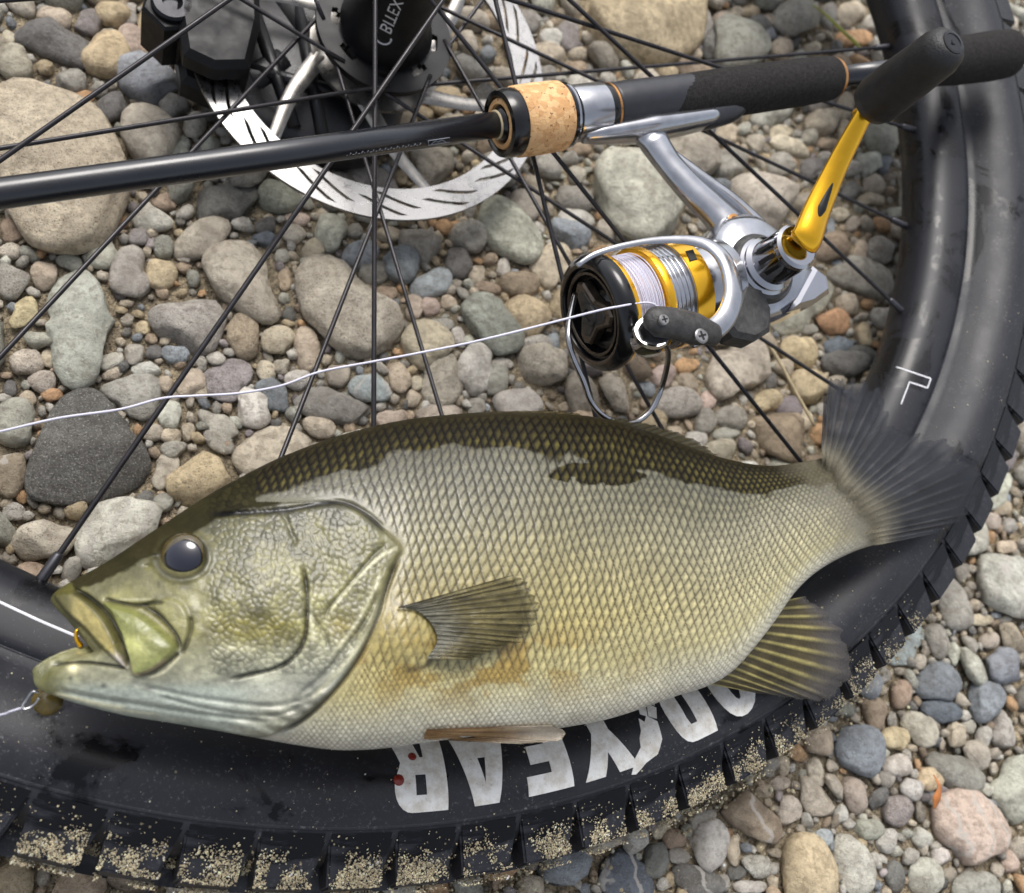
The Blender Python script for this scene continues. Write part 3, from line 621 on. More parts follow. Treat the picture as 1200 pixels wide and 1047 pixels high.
o = add('gravel', V, F, PEBBLE, cols=C); tag(o, 'fine gravel between the stones', 'gravel', kind='stuff')
print('stones', N_STONES, 'outlying', k0, 'pebbles', k1, 'gravel', k2, 'area', area)

# ------------------------------------------------------------------ the wheel (built in its own frame, mm -> m)
hubw = W((0, 0, 0))
wheel = empty('bicycle_wheel', None, 'black spoked bicycle wheel with fat tyre lying flat under the fish', 'bicycle wheel', matrix=WHEEL_R)
def wadd(name, V, F, mat, parent=None, **kw):
    return add(name, np.asarray(V)*MM, F, mat, parent or wheel, world=False, **kw)
ZA = np.array([0, 0, 1.0]); O0 = np.zeros(3)
def revolve(profile, n=240, closed=True, rfun=None):
    P = np.asarray(profile, float); ph = np.arange(n)*2*pi/n
    V = np.stack([P[:, 0][None]*np.cos(ph)[:, None], P[:, 0][None]*np.sin(ph)[:, None], np.broadcast_to(P[:, 1][None], (n, len(P)))], -1).reshape(-1, 3)
    m = len(P); i = np.arange(n)[:, None]; j = np.arange(m if closed else m-1)[None]
    F = np.stack([i*m+j, ((i+1) % n)*m+j, ((i+1) % n)*m+(j+1) % m, i*m+(j+1) % m], -1).reshape(-1, 4)
    return V, F
RIM = [(317, 16.2), (312.5, 17.0), (301, 14.2), (294.5, 8.5), (292.5, 0), (294.5, -8.5), (301, -14.2), (312.5, -17.0), (317, -16.2), (306, -10), (306, 10)]
V, F = revolve(crom(RIM[:9], 41).tolist()+[(306, -12), (306, 12)], 240)
rim = wadd('rim', V, F, MAT['rim'])
SIDE = np.array([(311.5, 14.5), (318, 17.4), (321, 20.2), (326, 25.0), (332, 28.6), (338.5, 30.3), (344.5, 29.6), (348.6, 27.6)])
TREAD = np.array([(349.6, 27.5), (351.2, 26.9), (355.5, 24.0), (360.5, 17.5), (363.2, 9.0), (364.2, 0.0)])
near = np.vstack([crom(SIDE, 26), crom(TREAD, 16)])
TYRE_P = np.vstack([near, near[::-1][1:]*[1, -1]])
V, F = revolve(TYRE_P, 400, closed=False)
tyre = wadd('tyre', V, F[:, ::-1], MAT['rubber'])
SOLID_T = np.vstack([TYRE_P, [(309, -14), (309, 14)]]); SOLID_R = np.array(crom(RIM[:9], 41).tolist())
def inside(P, r, z):
    ins = np.zeros(np.shape(r), bool); n = len(P)
    for i in range(n):
        a, b = P[i], P[(i+1) % n]
        ins ^= ((a[1] > z) != (b[1] > z)) & (r < (b[0]-a[0])*(z-a[1])/(b[1]-a[1]+1e-12)+a[0])
    return ins
def hit(x, y, P):                                  # first point of a photo ray on a solid of revolution about the hub axis
    d = ray(x, y); k = np.linspace(200, 620, 4200); q = _c+k[:, None]*d
    m = inside(P, np.hypot(q[:, 0], q[:, 1]), q[:, 2]); i = np.argmax(m)
    return q[i] if m.any() else None
side_s = np.concatenate([[0], np.cumsum(np.hypot(*np.diff(near[:26], axis=0).T))])
def on_side(theta, s, lift=0.0):                   # theta rad, s mm along the near sidewall from the rim
    theta, s = np.broadcast_arrays(np.asarray(theta, float), np.asarray(s, float)); s = np.clip(s, 0, side_s[-1]); r = np.interp(s, side_s, near[:26, 0]); z = np.interp(s, side_s, near[:26, 1])
    r2 = np.interp(s+0.5, side_s, near[:26, 0]); z2 = np.interp(s+0.5, side_s, near[:26, 1]); r1 = np.interp(s-0.5, side_s, near[:26, 0]); z1 = np.interp(s-0.5, side_s, near[:26, 1])
    tr, tz = r2-r1, z2-z1; L = np.hypot(tr, tz)+1e-9; r = r-tz/L*lift; z = z+tr/L*lift
    return np.stack([r*np.cos(theta), r*np.sin(theta), z], -1)
def side_of(x, y):                                 # photo pixel -> (theta, s) on the sidewall
    q = hit(x, y, SOLID_T); r = np.hypot(q[0], q[1]); i = np.argmin(np.hypot(near[:26, 0]-r, near[:26, 1]-q[2])); return math.atan2(q[1], q[0]), side_s[i]
# a thin moulded ridge where the sidewall meets the tread, and one over the bead
for s0, w in ((side_s[-1]-0.6, 0.55), (4.5, 0.5)):
    ph = np.linspace(0, 2*pi, 401)[:-1]; rings = [on_side(ph, s0+a, b) for a, b in ((-w*1.6, -0.05), (-w*0.6, 0.38), (w*0.6, 0.38), (w*1.6, -0.05))]
    V = np.stack(rings, 1).reshape(-1, 3); m = 4; i = np.arange(400)[:, None]; j = np.arange(3)[None]
    F = np.stack([i*m+j, i*m+j+1, ((i+1) % 400)*m+j+1, ((i+1) % 400)*m+j], -1).reshape(-1, 4)
    wadd('moulded_ridge', V, F[:, ::-1], MAT['rubber'], tyre)
# shoulder knobs: one object each on the near side, sharing one mesh
NK = 100
def knob_mesh(side=1, dz=0.0, mid=False):
    h = pi/NK
    if mid: sec = [(-0.62, 358, 6), (0.62, 358, 6), (0.62, 358, -6), (-0.62, 358, -6), (-0.5, 370.5, 5), (0.5, 370.5, 5), (0.5, 370.5, -5), (-0.5, 370.5, -5)]
    else:   sec = [(-0.99, 349.6, 27.9), (0.97, 349.6, 27.9), (0.97, 354, 11), (-0.99, 354, 11), (-0.86, 366.5, 24.5), (0.62, 366.5, 24.5), (0.62, 369.5, 14), (-0.86, 369.5, 14)]
    V = np.array([(r*cos(a*h), r*sin(a*h), z*side) for a, r, z in sec])
    return V, [(0, 1, 5, 4), (1, 2, 6, 5), (2, 3, 7, 6), (3, 0, 4, 7), (4, 5, 6, 7)]
KV, KF = knob_mesh()
bm = bmesh.new(); vv = [bm.verts.new(v*MM) for v in KV]
for f in KF: bm.faces.new([vv[i] for i in f])
bmesh.ops.recalc_face_normals(bm, faces=bm.faces[:]); bmesh.ops.bevel(bm, geom=bm.edges[:], offset=0.0008, segments=2, affect='EDGES')
kme = bpy.data.meshes.new('tread_knob'); bm.to_mesh(kme); bm.free(); kme.materials.append(MAT['rubber']); kme.polygons.foreach_set('use_smooth', [True]*len(kme.polygons)); kme.set_sharp_from_angle(angle=radians(50))
for k in range(NK):
    ob = bpy.data.objects.new('tread_knob', kme); COL.objects.link(ob); ob.parent = tyre; ob.rotation_euler = (0, 0, 2*pi*(k+0.3)/NK)
parts = []
for side, mid, sh in ((-1, False, 0.5), (1, True, 0.0), (1, True, 0.5)):
    kv, kf = knob_mesh(side, 0, mid)
    if mid: kv = kv+np.array([0, 0, 6.5 if sh else -6.5])
    for k in range(NK):
        a = 2*pi*(k+sh+0.3)/NK; Rz = np.array([[cos(a), -sin(a), 0], [sin(a), cos(a), 0], [0, 0, 1]]); parts.append((kv@Rz.T, kf if side > 0 else [f[::-1] for f in kf]))
V, F = cat(*parts); tb = wadd('tread_blocks', V, F, MAT['rubber'], tyre, smooth=False); tb['kind'] = 'stuff'

# lettering: heavy white capitals on the sidewall, tops of the letters outwards
def arc(cx, cy, rx, ry, a0, a1, n): return [(cx+rx*cos(radians(a0+(a1-a0)*k/n)), cy+ry*sin(radians(a0+(a1-a0)*k/n))) for k in range(n+1)]
GL = {
 'R': ([(0, 0), (.40, 0), (.40, .34), (.47, .34), (.62, 0), (1.06, 0), (.86, .40)]+arc(.66, .70, .34, .30, -40, 90, 8)+[(0, 1)], [[(.40, .56), (.40, .80), (.60, .80), (.60, .56)]]),
 'A': ([(-.08, 0), (.30, 0), (.35, .18), (.65, .18), (.70, 0), (1.08, 0), (.74, 1), (.26, 1)], [[(.42, .42), (.50, .74), (.58, .42)]]),
 'E': ([(0, 0), (.95, 0), (.95, .24), (.42, .24), (.42, .38), (.82, .38), (.82, .62), (.42, .62), (.42, .76), (.95, .76), (.95, 1), (0, 1)], []),
 'Y': ([(.30, 0), (.70, 0), (.70, .42), (1.10, 1), (.66, 1), (.50, .70), (.34, 1), (-.10, 1), (.30, .42)], []),
 'D': ([(0, 0), (.52, 0)]+arc(.58, .5, .42, .5, -80, 80, 10)+[(.52, 1), (0, 1)], [[(.40, .24), (.40, .76), (.56, .76), (.60, .66), (.60, .34), (.56, .24)]]),
 'O': (arc(.5, .5, .52, .5, 0, 350, 22), [arc(.5, .5, .12, .26, 0, 345, 12)]),
 'G': (arc(.5, .5, .52, .5, 20, 340, 20)+[(1.0, .5), (.6, .5), (.6, .36), (.66, .3)]+arc(.5, .5, .14, .26, 300, 60, 10), []),
}
FOOT = ([(0, .0), (.10, -.02), (.34, .10), (.62, .16), (.80, .34), (.86, .60), (.70, .74), (.60, .66), (.52, .74), (.44, .56), (.34, .46), (.30, .34), (.12, .22)], [])
WING = [[(.60, .80), (.72, .72), (.84, .94), (.72, 1.04)], [(.74, .72), (.88, .64), (1.0, .80), (.86, .92)], [(.74, 1.06), (1.0, .84), (1.10, 1.0), (.84, 1.22)]]
thR = [side_of(493, 915)[0], side_of(567, 905)[0], side_of(638, 890)[0], side_of(707, 868)[0], side_of(800, 825)[0], side_of(852, 802)[0]]
print('letter angles', np.degrees(thR), 'bead px', side_s[-1])
step = np.mean(np.diff(thR[:4]))
S0, S1 = 10.0, 37.0
S1 = min(S1, side_s[-1]-4.5); LW = 0.80*abs(thR[1]-thR[0])
def put_glyph(outer, holes, thc, width, name, s0=None, s1=None):
    s0 = S0 if s0 is None else s0; s1 = S1 if s1 is None else s1
    V, F = tri_glyph(outer, holes, [k/9 for k in range(1, 9)], [k/5 for k in range(1, 5)])
    sg = np.sign(step)
    th = thc-sg*(V[:, 0]-0.5)*width; s = s0+V[:, 1]*(s1-s0)
    T = on_side(th, s, 0.35); B = on_side(th, s, -0.2); n = len(T)
    es = {}
    for f in F:
        for a, b in zip(f, f[1:]+f[:1]): es[tuple(sorted((a, b)))] = es.get(tuple(sorted((a, b))), 0)+1
    FF = [f for f in F]+[(a, b, b+n, a+n) for (a, b), c in es.items() if c == 1]
    bm = bmesh.new(); vs_ = [bm.verts.new(v) for v in np.vstack([T, B])*MM]
    for f in FF: bm.faces.new([vs_[i] for i in f])
    bmesh.ops.recalc_face_normals(bm, faces=bm.faces[:])
    me = bpy.data.meshes.new(name); bm.to_mesh(me); bm.free(); me.materials.append(MAT['letter'])
    ob = bpy.data.objects.new(name, me); COL.objects.link(ob); ob.parent = tyre; return ob
tw = LW
for ch, th in zip('RAEY', thR[:4]): put_glyph(*GL[ch], th, tw, 'letter')
put_glyph(*GL['D'], thR[4], tw, 'letter'); put_glyph(*GL['O'], thR[5]+step*0.05, tw, 'letter')
put_glyph(*GL['O'], thR[5]+step*0.93, tw, 'letter'); put_glyph(*GL['G'], thR[5]+step*1.80, tw, 'letter')
thf = side_of(752, 852)[0]
# the little winged foot between the two halves of the word (drawn sole outwards, toes back along the word)
FM = lambda pts: [(1-x, 1-y) for x, y in pts]
def foot_piece(pts): put_glyph([(1-(x), (1-y)) for x, y in pts], [], thf, tw*1.05, 'emblem_piece', S0+5, S1+2.5)
for p in [FOOT[0]]+WING: foot_piece(p)

for bx, by, br in ((483, 889, 1.5), (467, 915, 1.9)):          # two dried blood drops on the letter
    th_, s_ = side_of(bx, by); bc = on_side(th_, s_, 0.3); bn = on_side(th_, s_, 1.3)-bc
    wadd('blood_drop', *lathe([(0, br), (0.3, br*0.8), (0.45, 0)], bc, bn, 16), MAT['blood'], tyre)
# rim decals: a white pinstripe and an angular mark
def rim_strip(pts, w, name='rim_decal'):
    Q = crom(pts, 24); P3 = []
    for x, y in Q:
        q = hit(x, y, SOLID_R)
        if q is None: continue
        P3.append(q+0.15*(_c-q)/np.linalg.norm(_c-q))
    P3 = np.array(P3)
    if len(P3) > 2:
        V, F = tube(P3, w, 6, 0.15, up=ZA); wadd(name, V, F, MAT['print_white'], rim)
rim_strip([(-30, 693), (0, 706), (45, 727), (92, 747)], 0.5)
for a, b in (((1050, 430), (1091, 444)), ((1091, 444), (1087, 455)), ((1087, 455), (1066, 448)), ((1066, 448), (1056, 474))): rim_strip([a, b], 0.45)

# spokes: 32, three-cross, each with its nipple
TH0, AL, RN, RF, ZN, ZF = 0.587777671, 1.09489071, 23.6234342, 29.5286401, 34.5963728, -34.8230513
for k in range(32):
    th = TH0+2*pi*k/32; m = k % 4; nearf = m % 2 == 0; sg = 1 if m < 2 else -1
    h = th+sg*AL; R_, z_ = (RN, ZN) if nearf else (RF, ZF)
    a = np.array([R_*cos(h), R_*sin(h), z_+(1.6 if m < 2 else -1.6)*(1 if nearf else 1)]); b = np.array([296*cos(th), 296*sin(th), 3.0*np.sign(z_)])
    d = (b-a)/np.linalg.norm(b-a); e = a+d*(np.linalg.norm(b-a)-13)
    V, F = tube([a, a+d*8, e, b], [1.12, 1.0, 0.98, 0.98], 8); sp = wadd('spoke', V, F, MAT['spoke'])
    V, F = tube([e, e+d*1.0, e+d*9, b+d*2], [1.3, 1.75, 1.9, 2.1], 8); wadd('nipple', V, F, MAT['nipple'], sp)

# hub
hub = wadd('hub', *lathe([(-58, 6), (-58, 9.5), (-44, 10.5), (-43, 19), (-39, 20), (-36, 21), (-30, 22.5), (-22, 19), (-8, 17), (8, 16.6), (20, 18), (28, 20.5), (33, 20.5), (36, 16), (42, 11), (58, 9.5), (58, 6)], O0, ZA, 64), MAT['hub'], sharp=40)
def flange(z, r0, r1, nsl, hole_r, nh, name, mod=0.0):
    nr, na = 12, 288; rr = np.linspace(r0, r1, nr+1); aa = np.arange(na)*2*pi/na
    pos = np.stack([rr[:, None]*np.cos(aa), rr[:, None]*np.sin(aa), np.full((nr+1, na), z+1.8)], -1)
    rc = (rr[:-1]+rr[1:])/2; ac = aa+pi/na; keep = np.ones((nr, na), bool)
    for k in range(nsl):
        c = 2*pi*k/nsl+mod; da = np.abs((ac-c+pi) % (2*pi)-pi)
        keep &= ~(((da[None]*24.5/5.0)**2+((rc[:, None]-24.3)/2.0)**2) < 1.0)
    V, F = plate(keep, pos, 3.6, (0, 0, 1)); return wadd(name, V, F, MAT['hub'], hub, smooth=False)
flange(ZF, 16.5, 33.0, 8, 0, 16, 'flange', 0.2)
wadd('flange', *lathe([(ZN-1.8, 16), (ZN-1.8, 26.5), (ZN-1, 27.3), (ZN+1, 27.3), (ZN+1.8, 26.5), (ZN+1.8, 16)], O0, ZA, 64), MAT['hub'], hub, sharp=40)
wadd('axle', *lathe([(-74, 5), (-74, 7.5), (62, 7.5), (62, 5)], O0, ZA, 32), MAT['axle'], hub, sharp=40)
# lettering along the hub shell, facing the rider's right
camaz = math.atan2(CY, CX)
def hub_text(txt, size, z0, az):
    cu_ = bpy.data.curves.new('t', 'FONT'); cu_.body = txt; cu_.size = size; ob = bpy.data.objects.new('t', cu_); COL.objects.link(ob)
    dg = bpy.context.evaluated_depsgraph_get(); me0 = ob.evaluated_get(dg).to_mesh()
    V = np.array([v.co[:] for v in me0.vertices]); F = [tuple(p.vertices) for p in me0.polygons]; ob.evaluated_get(dg).to_mesh_clear()
    bpy.data.objects.remove(ob); bpy.data.curves.remove(cu_)
    return V, F
V, F = hub_text('BITEX', 8.2, 0, 0)
RAD = lambda z: np.interp(z, [-30, -22, -8, 8, 20, 28], [22.5, 19, 17, 16.6, 18, 20.5])+0.25
z = V[:, 0]-13.5; th = camaz+0.02+(V[:, 1]-3.0)/18.0
wadd('hub_lettering', np.stack([RAD(z)*np.cos(th), RAD(z)*np.sin(th), z], -1), F, MAT['print_white'], hub, smooth=False)
tt = np.linspace(1.2, 5.1, 20); zz = -16.5+3.4*np.cos(tt); yy = 3.0+3.6*np.sin(tt); th = camaz+0.02+(yy-3.0)/18.0
wadd('hub_lettering', *tube(np.stack([RAD(zz)*np.cos(th), RAD(zz)*np.sin(th), zz], -1), 0.4, 6), MAT['print_white'], hub)

# brake rotor: slotted ring, slanted arms, bolted carrier
ZR = -49.4
rotor_o = None
nr, na = 14, 480; rr = np.linspace(74.0, 90.0, nr+1); aa = np.arange(na)*2*pi/na
def ring_pos(z): 
    A = aa[None]+0.030*(rr[:, None]-82)
    wav = 1+0.0*A; return np.stack([rr[:, None]*np.cos(A), rr[:, None]*np.sin(A), np.full((nr+1, na), z)], -1)
keep = np.ones((nr, na), bool)
for k in range(32):
    j0 = int(k*na/32); lo_, hi_ = ((2, 9), (5, 12))[k % 2]; keep[lo_:hi_, j0:j0+4] = False
rotor = wadd('brake_rotor', *plate(keep, ring_pos(ZR), 1.9, (0, 0, 1)), MAT['rotor'], smooth=False)
for k in range(6):
    a0 = 2*pi*k/6+0.3; a1 = a0+0.55
    p0 = np.array([29*cos(a0), 29*sin(a0), ZR-0.9]); p1 = np.array([75*cos(a1), 75*sin(a1), ZR-0.9]); pm = np.array([52*cos(a0+0.36), 52*sin(a0+0.36), ZR-0.9])
    wadd('rotor_arm', *tube(crom([p0, pm, p1], 14), np.linspace(4.6, 2.8, 14), 8, 0.28, up=ZA), MAT['rotor_arm'], rotor, sharp=50)
    bp = np.array([22*cos(a0), 22*sin(a0), 0])
    wadd('rotor_bolt', *lathe([(ZR+0.2, 3.4), (ZR+1.9, 3.4), (ZR+2.5, 2.8), (ZR+2.5, 1.4), (ZR+1.4, 1.3), (ZR+1.4, 0.0)], bp, ZA, 20), MAT['axle'], rotor, sharp=40)
wadd('rotor_carrier', *lathe([(ZR-1.9, 18), (ZR-1.9, 33), (ZR+0.1, 33), (ZR+0.1, 18)], O0, ZA, 64), MAT['rotor_arm'], rotor, sharp=40)

# ------------------------------------------------------------------ fork leg and caliper under the rotor
fork = empty('fork_leg', W((0, 0, -88)), 'black suspension fork leg with axle boss lying under the brake rotor', 'fork')
def fadd(name, V, F, mat, par, **kw): return add(name, W(V), F, mat, par, **kw)
dz = -72.0
pA = WZ(425, 118, dz); pB = WZ(300, -60, dz)
fd = (pB-pA); fd[2] = 0; fd /= np.linalg.norm(fd); fn = np.array([-fd[1], fd[0], 0])
ctr = [pA-fd*14, pA, pA+fd*25, pA+fd*70, pA+fd*160, pA+fd*330]
leg = fadd('fork_lower', *tube(crom(ctr, 40), np.interp(np.linspace(0, 5, 40), range(6), [14, 23, 21, 19, 20.5, 20.5]), 28, np.interp(np.linspace(0, 5, 40), range(6), [0.45, 0.5, 0.55, 0.7, 0.85, 0.85]), up=ZA), MAT['fork'], fork)
fadd('axle_boss', *lathe([(-84, 8), (-84, 15), (-82, 17), (-63, 17), (-61, 14), (-61, 8)], (0, 0, 0), ZA, 40), MAT['fork'], fork, sharp=40)
fadd('axle_head', *lathe([(-86.5, 0), (-86.5, 9), (-60, 9), (-60, 0)], (0, 0, 0), ZA, 32), MAT['axle'], fork, sharp=40)
q0 = WZ(300, 135, -66); q1 = WZ(262, 72, -60); q2 = WZ(350, 160, -70); q3 = WZ(390, 168, -72)
fadd('mount_rib', *tube(crom([q3, q2, q0, q1], 18), [9]*18, 12, 0.8, up=ZA), MAT['fork'], fork)
fadd('mount_rib', *tube(crom([WZ(330, 75, -68), WZ(290, 95, -66), WZ(250, 60, -62), WZ(232, 30, -60)], 16), [8]*16, 12, 0.9, up=ZA), MAT['fork'], fork)
cast = np.array([WZ(x, y, -66) for x, y in ((252, -30), (262, 40), (280, 100), (318, 150), (372, 182), (425, 186), (462, 160), (478, 100), (480, 20), (470, -30))])
fadd('fork_casting', *prism(crom(np.vstack([cast[:, :2], cast[:1, :2]]), 50)[:-1].tolist(), (0, 0, 0), (1, 0, 0), (0, 1, 0), ZA, -80, -63, 4.0), MAT['fork'], fork, sharp=50)
for (x0, y0, x1, y1) in ((300, 20, 345, 150), (350, 10, 380, 170), (285, 80, 440, 120)):
    fadd('casting_rib', *tube([WZ(x0, y0, -62.5), WZ(x1, y1, -62.5)], 3.4, 10), MAT['fork'], fork)
cal = empty('brake_caliper', W(WZ(230, 10, -70)), 'black disc brake caliper with hex bolt clamped over the rotor edge', 'brake caliper')
c0 = WZ(252, 15, -48); tang = np.array([-c0[1], c0[0], 0]); tang /= np.linalg.norm(tang); rad_ = np.array([c0[0], c0[1], 0])/np.hypot(c0[0], c0[1])
for zz0, zz1, nm in ((-46.8, -33, 'caliper_body'), (-70, -53.5, 'caliper_body')):
    fadd(nm, *prism([(-34, -9), (-28, -17), (10, -19), (34, -15), (38, 0), (34, 13), (12, 17), (-20, 16), (-33, 10)], c0*[1, 1, 0], tang, rad_, ZA, zz0, zz1, 3.0), MAT['caliper'], cal, sharp=35)
fadd('caliper_bridge', *box(c0*[1, 1, 0], tang, rad_, ZA, (-20, 24), (9.5, 15.5), (-60, -40), 1.5), MAT['caliper'], cal, sharp=35)
hb = WZ(200, 30, -50)
hx = [(13.0*cos(k*pi/3+0.2), 13.0*sin(k*pi/3+0.2)) for k in range(6)]
fadd('banjo_nut', *prism(hx, hb*[1, 1, 0], tang, rad_, ZA, -64, -36, 1.2), MAT['caliper'], cal, sharp=35)
fadd('bolt_head', *lathe([(-36, 9), (-34, 9), (-33, 8), (-33, 4.4), (-35.6, 4.2), (-35.6, 0)], hb*[1, 1, 0], ZA, 32), MAT['axle'], cal, sharp=40)
fadd('brake_hose', *tube(crom([hb*[1, 1, 0]+[0, 0, -52], WZ(175, -20, -48), WZ(190, -90, -40), WZ(260, -170, -30)], 24), 2.7, 12), MAT['gap'], cal)

# ------------------------------------------------------------------ the fish
# outlines traced on the photograph, laid on the fish's own mid-plane (it lies on the tyre, back lower than belly)
DORS = np.array([(62, 697), (72, 689), (95, 676), (130, 657), (165, 634), (200, 611), (235, 588), (275, 565), (330, 537), (400, 511), (470, 494), (540, 486), (600, 484), (660, 486), (705, 491), (750, 503), (800, 521), (850, 538), (900, 546), (950, 540), (985, 531)], float)
VENT = np.array([(38, 788), (44, 806), (70, 817), (100, 826), (150, 838), (200, 846), (250, 854), (300, 863), (350, 872), (400, 878), (450, 876), (500, 869), (560, 862), (620, 856), (660, 852), (720, 840), (790, 816), (830, 803), (862, 782), (900, 737), (930, 695), (960, 668), (1000, 647), (1042, 634)], float)
MOUTH = np.array([(62, 697), (60, 704), (66, 713), (78, 723), (92, 736), (106, 750), (113, 757), (103, 757), (89, 759), (70, 765), (52, 774), (41, 782), (38, 788)], float)
PEDU = np.array([(985, 531), (1003, 552), (1018, 578), (1032, 606), (1042, 634)], float)
def arclen(P): return np.concatenate([[0], np.cumsum(np.hypot(*np.diff(P, axis=0).T))])
def at_x(P, n_s):
    s = (P[:, 0]-P[0, 0])/(P[-1, 0]-P[0, 0]); Q = crom(P, 600); sq = np.interp(np.linspace(0, len(P)-1, 600), range(len(P)), s)
    return np.stack([np.interp(n_s, sq, Q[:, 0]), np.interp(n_s, sq, Q[:, 1])], 1)
def at_l(P, t):
    Q = crom(P, 300); l = arclen(Q)/arclen(Q)[-1]; return np.stack([np.interp(t, l, Q[:, 0]), np.interp(t, l, Q[:, 1])], 1)
NS, NV = 760, 330
S = np.linspace(0, 1, NS); v_ = np.linspace(0, 1, NV); T = (1-np.cos(pi*v_))/2
D_, V_ = at_x(DORS, S), at_x(VENT, S); L_, R_ = at_l(MOUTH, T), at_l(PEDU, T)
lerpL = (1-T[:, None])*D_[0]+T[:, None]*V_[0]; lerpR = (1-T[:, None])*D_[-1]+T[:, None]*V_[-1]
wl = np.clip(1-S/0.30, 0, 1)**2; wr = np.clip(1-(1-S)/0.25, 0, 1)**2
PX = (1-T)[None, :, None]*D_[:, None]+T[None, :, None]*V_[:, None] + wl[:, None, None]*(L_-lerpL)[None] + wr[:, None, None]*(R_-lerpR)[None]
px, py = PX[..., 0], PX[..., 1]; SS, TT = np.meshgrid(S, T, indexing='ij')
def zmid(s, t): return np.interp(s, [0, .1, .4, .7, .9, 1.0], [55, 56, 57, 54, 47, 43]) + (t-0.6)*np.interp(s, [0, .2, .5, .8, 1], [6, 12, 16, 12, 3])
ZM = zmid(SS, TT)
rays = FWD+RIGHT*((px-PW/2)/CF)[..., None]-UP*((py-PH/2)/CF)[..., None]
MID = _c+rays*((ZM-CZ)/rays[..., 2])[..., None]
fc = MID[NS//2, NV//2]; NF = (_c-fc)/np.linalg.norm(_c-fc)
TH = np.interp(S, [0, .02, .06, .12, .2, .3, .45, .6, .75, .88, 1.0], [5, 9, 13, 17, 21, 24, 26, 24.5, 19, 11.5, 1.4])
prof = np.sin(pi*v_)**0.92
endc = np.sqrt(np.clip(1-(1-np.clip(S/0.035, 0, 1))**2, 0, 1))*0.85+0.15
HT = TH[:, None]*prof[None]*endc[:, None]
# where each point of the smooth flank falls in the photograph: relief and markings are placed by that
F0 = MID+HT[..., None]*NF; d0 = F0-_c; k0_ = d0@FWD; px = PW/2+CF*(d0@RIGHT)/k0_; py = PH/2-CF*(d0@UP)/k0_
# ---- relief traced in photo pixels
def sd_line(P, n=None):
    """distance to a polyline and the fraction along it, for every grid vertex"""
    P = np.asarray(P, float); best = np.full(px.shape, 1e9); par = np.zeros(px.shape); sgn = np.zeros(px.shape); L = arclen(P)
    for i in range(len(P)-1):
        a, d = P[i], P[i+1]-P[i]; k = np.clip(((px-a[0])*d[0]+(py-a[1])*d[1])/(d@d), 0, 1)
        ex, ey = px-a[0]-k*d[0], py-a[1]-k*d[1]; e = np.hypot(ex, ey); m = e < best
        best = np.where(m, e, best); par = np.where(m, (L[i]+k*(L[i+1]-L[i]))/L[-1], par); sgn = np.where(m, np.sign(d[0]*ey-d[1]*ex), sgn)
    return best, par, sgn
def in_poly(P):
    P = np.asarray(P, float); ins = np.zeros(px.shape, bool)
    for a, b in zip(P, np.roll(P, -1, 0)): ins ^= ((a[1] > py) != (b[1] > py)) & (px < (b[0]-a[0])*(py-a[1])/(b[1]-a[1]+1e-12)+a[0])
    d, _, _ = sd_line(np.vstack([P, P[:1]])); return np.where(ins, d, -d)
def smooth_poly(P, n=60):
    P = np.asarray(P, float); Q = crom(np.vstack([P[-2:], P, P[:2]]), n*2); m = len(P); a = int(2/(m+3)*n*2); b = int((m+2)/(m+3)*n*2); return Q[a:b]
H = np.zeros(px.shape)
OPER = crom([(300, 588), (350, 589), (395, 589), (428, 603), (452, 624), (469, 642), (464, 655), (452, 690), (444, 722), (424, 764), (396, 803), (360, 838), (318, 861), (290, 866)], 90)
dO, fO, sO = sd_line(OPER); headside = sO < 0 if (lambda m: m)(np.mean(px[sO < 0]) < np.mean(px[sO > 0])) else sO > 0
headside = headside | (px < 300)
bodym = ~headside; dS = np.where(headside, dO, -dO)           # + on the head
gate = sstep(0.02, 0.16, fO)*np.clip(1, 0, 1)
H += 2.1*sstep(-2.5, 1.5, dS)*sstep(0.05, 0.25, fO)*np.exp(-(np.clip(dS, 0, None)/45)**1.5)
def groove(P, depth, w, n=50, fade=True):
    d, f, _ = sd_line(crom(P, n)); g = np.exp(-(d/w)**2)
    if fade: g = g*sstep(0, 0.10, f)*sstep(0, 0.10, 1-f)
    return -depth*g, g
dark = np.zeros(px.shape)                                       # darkening along the grooves of the skin folds
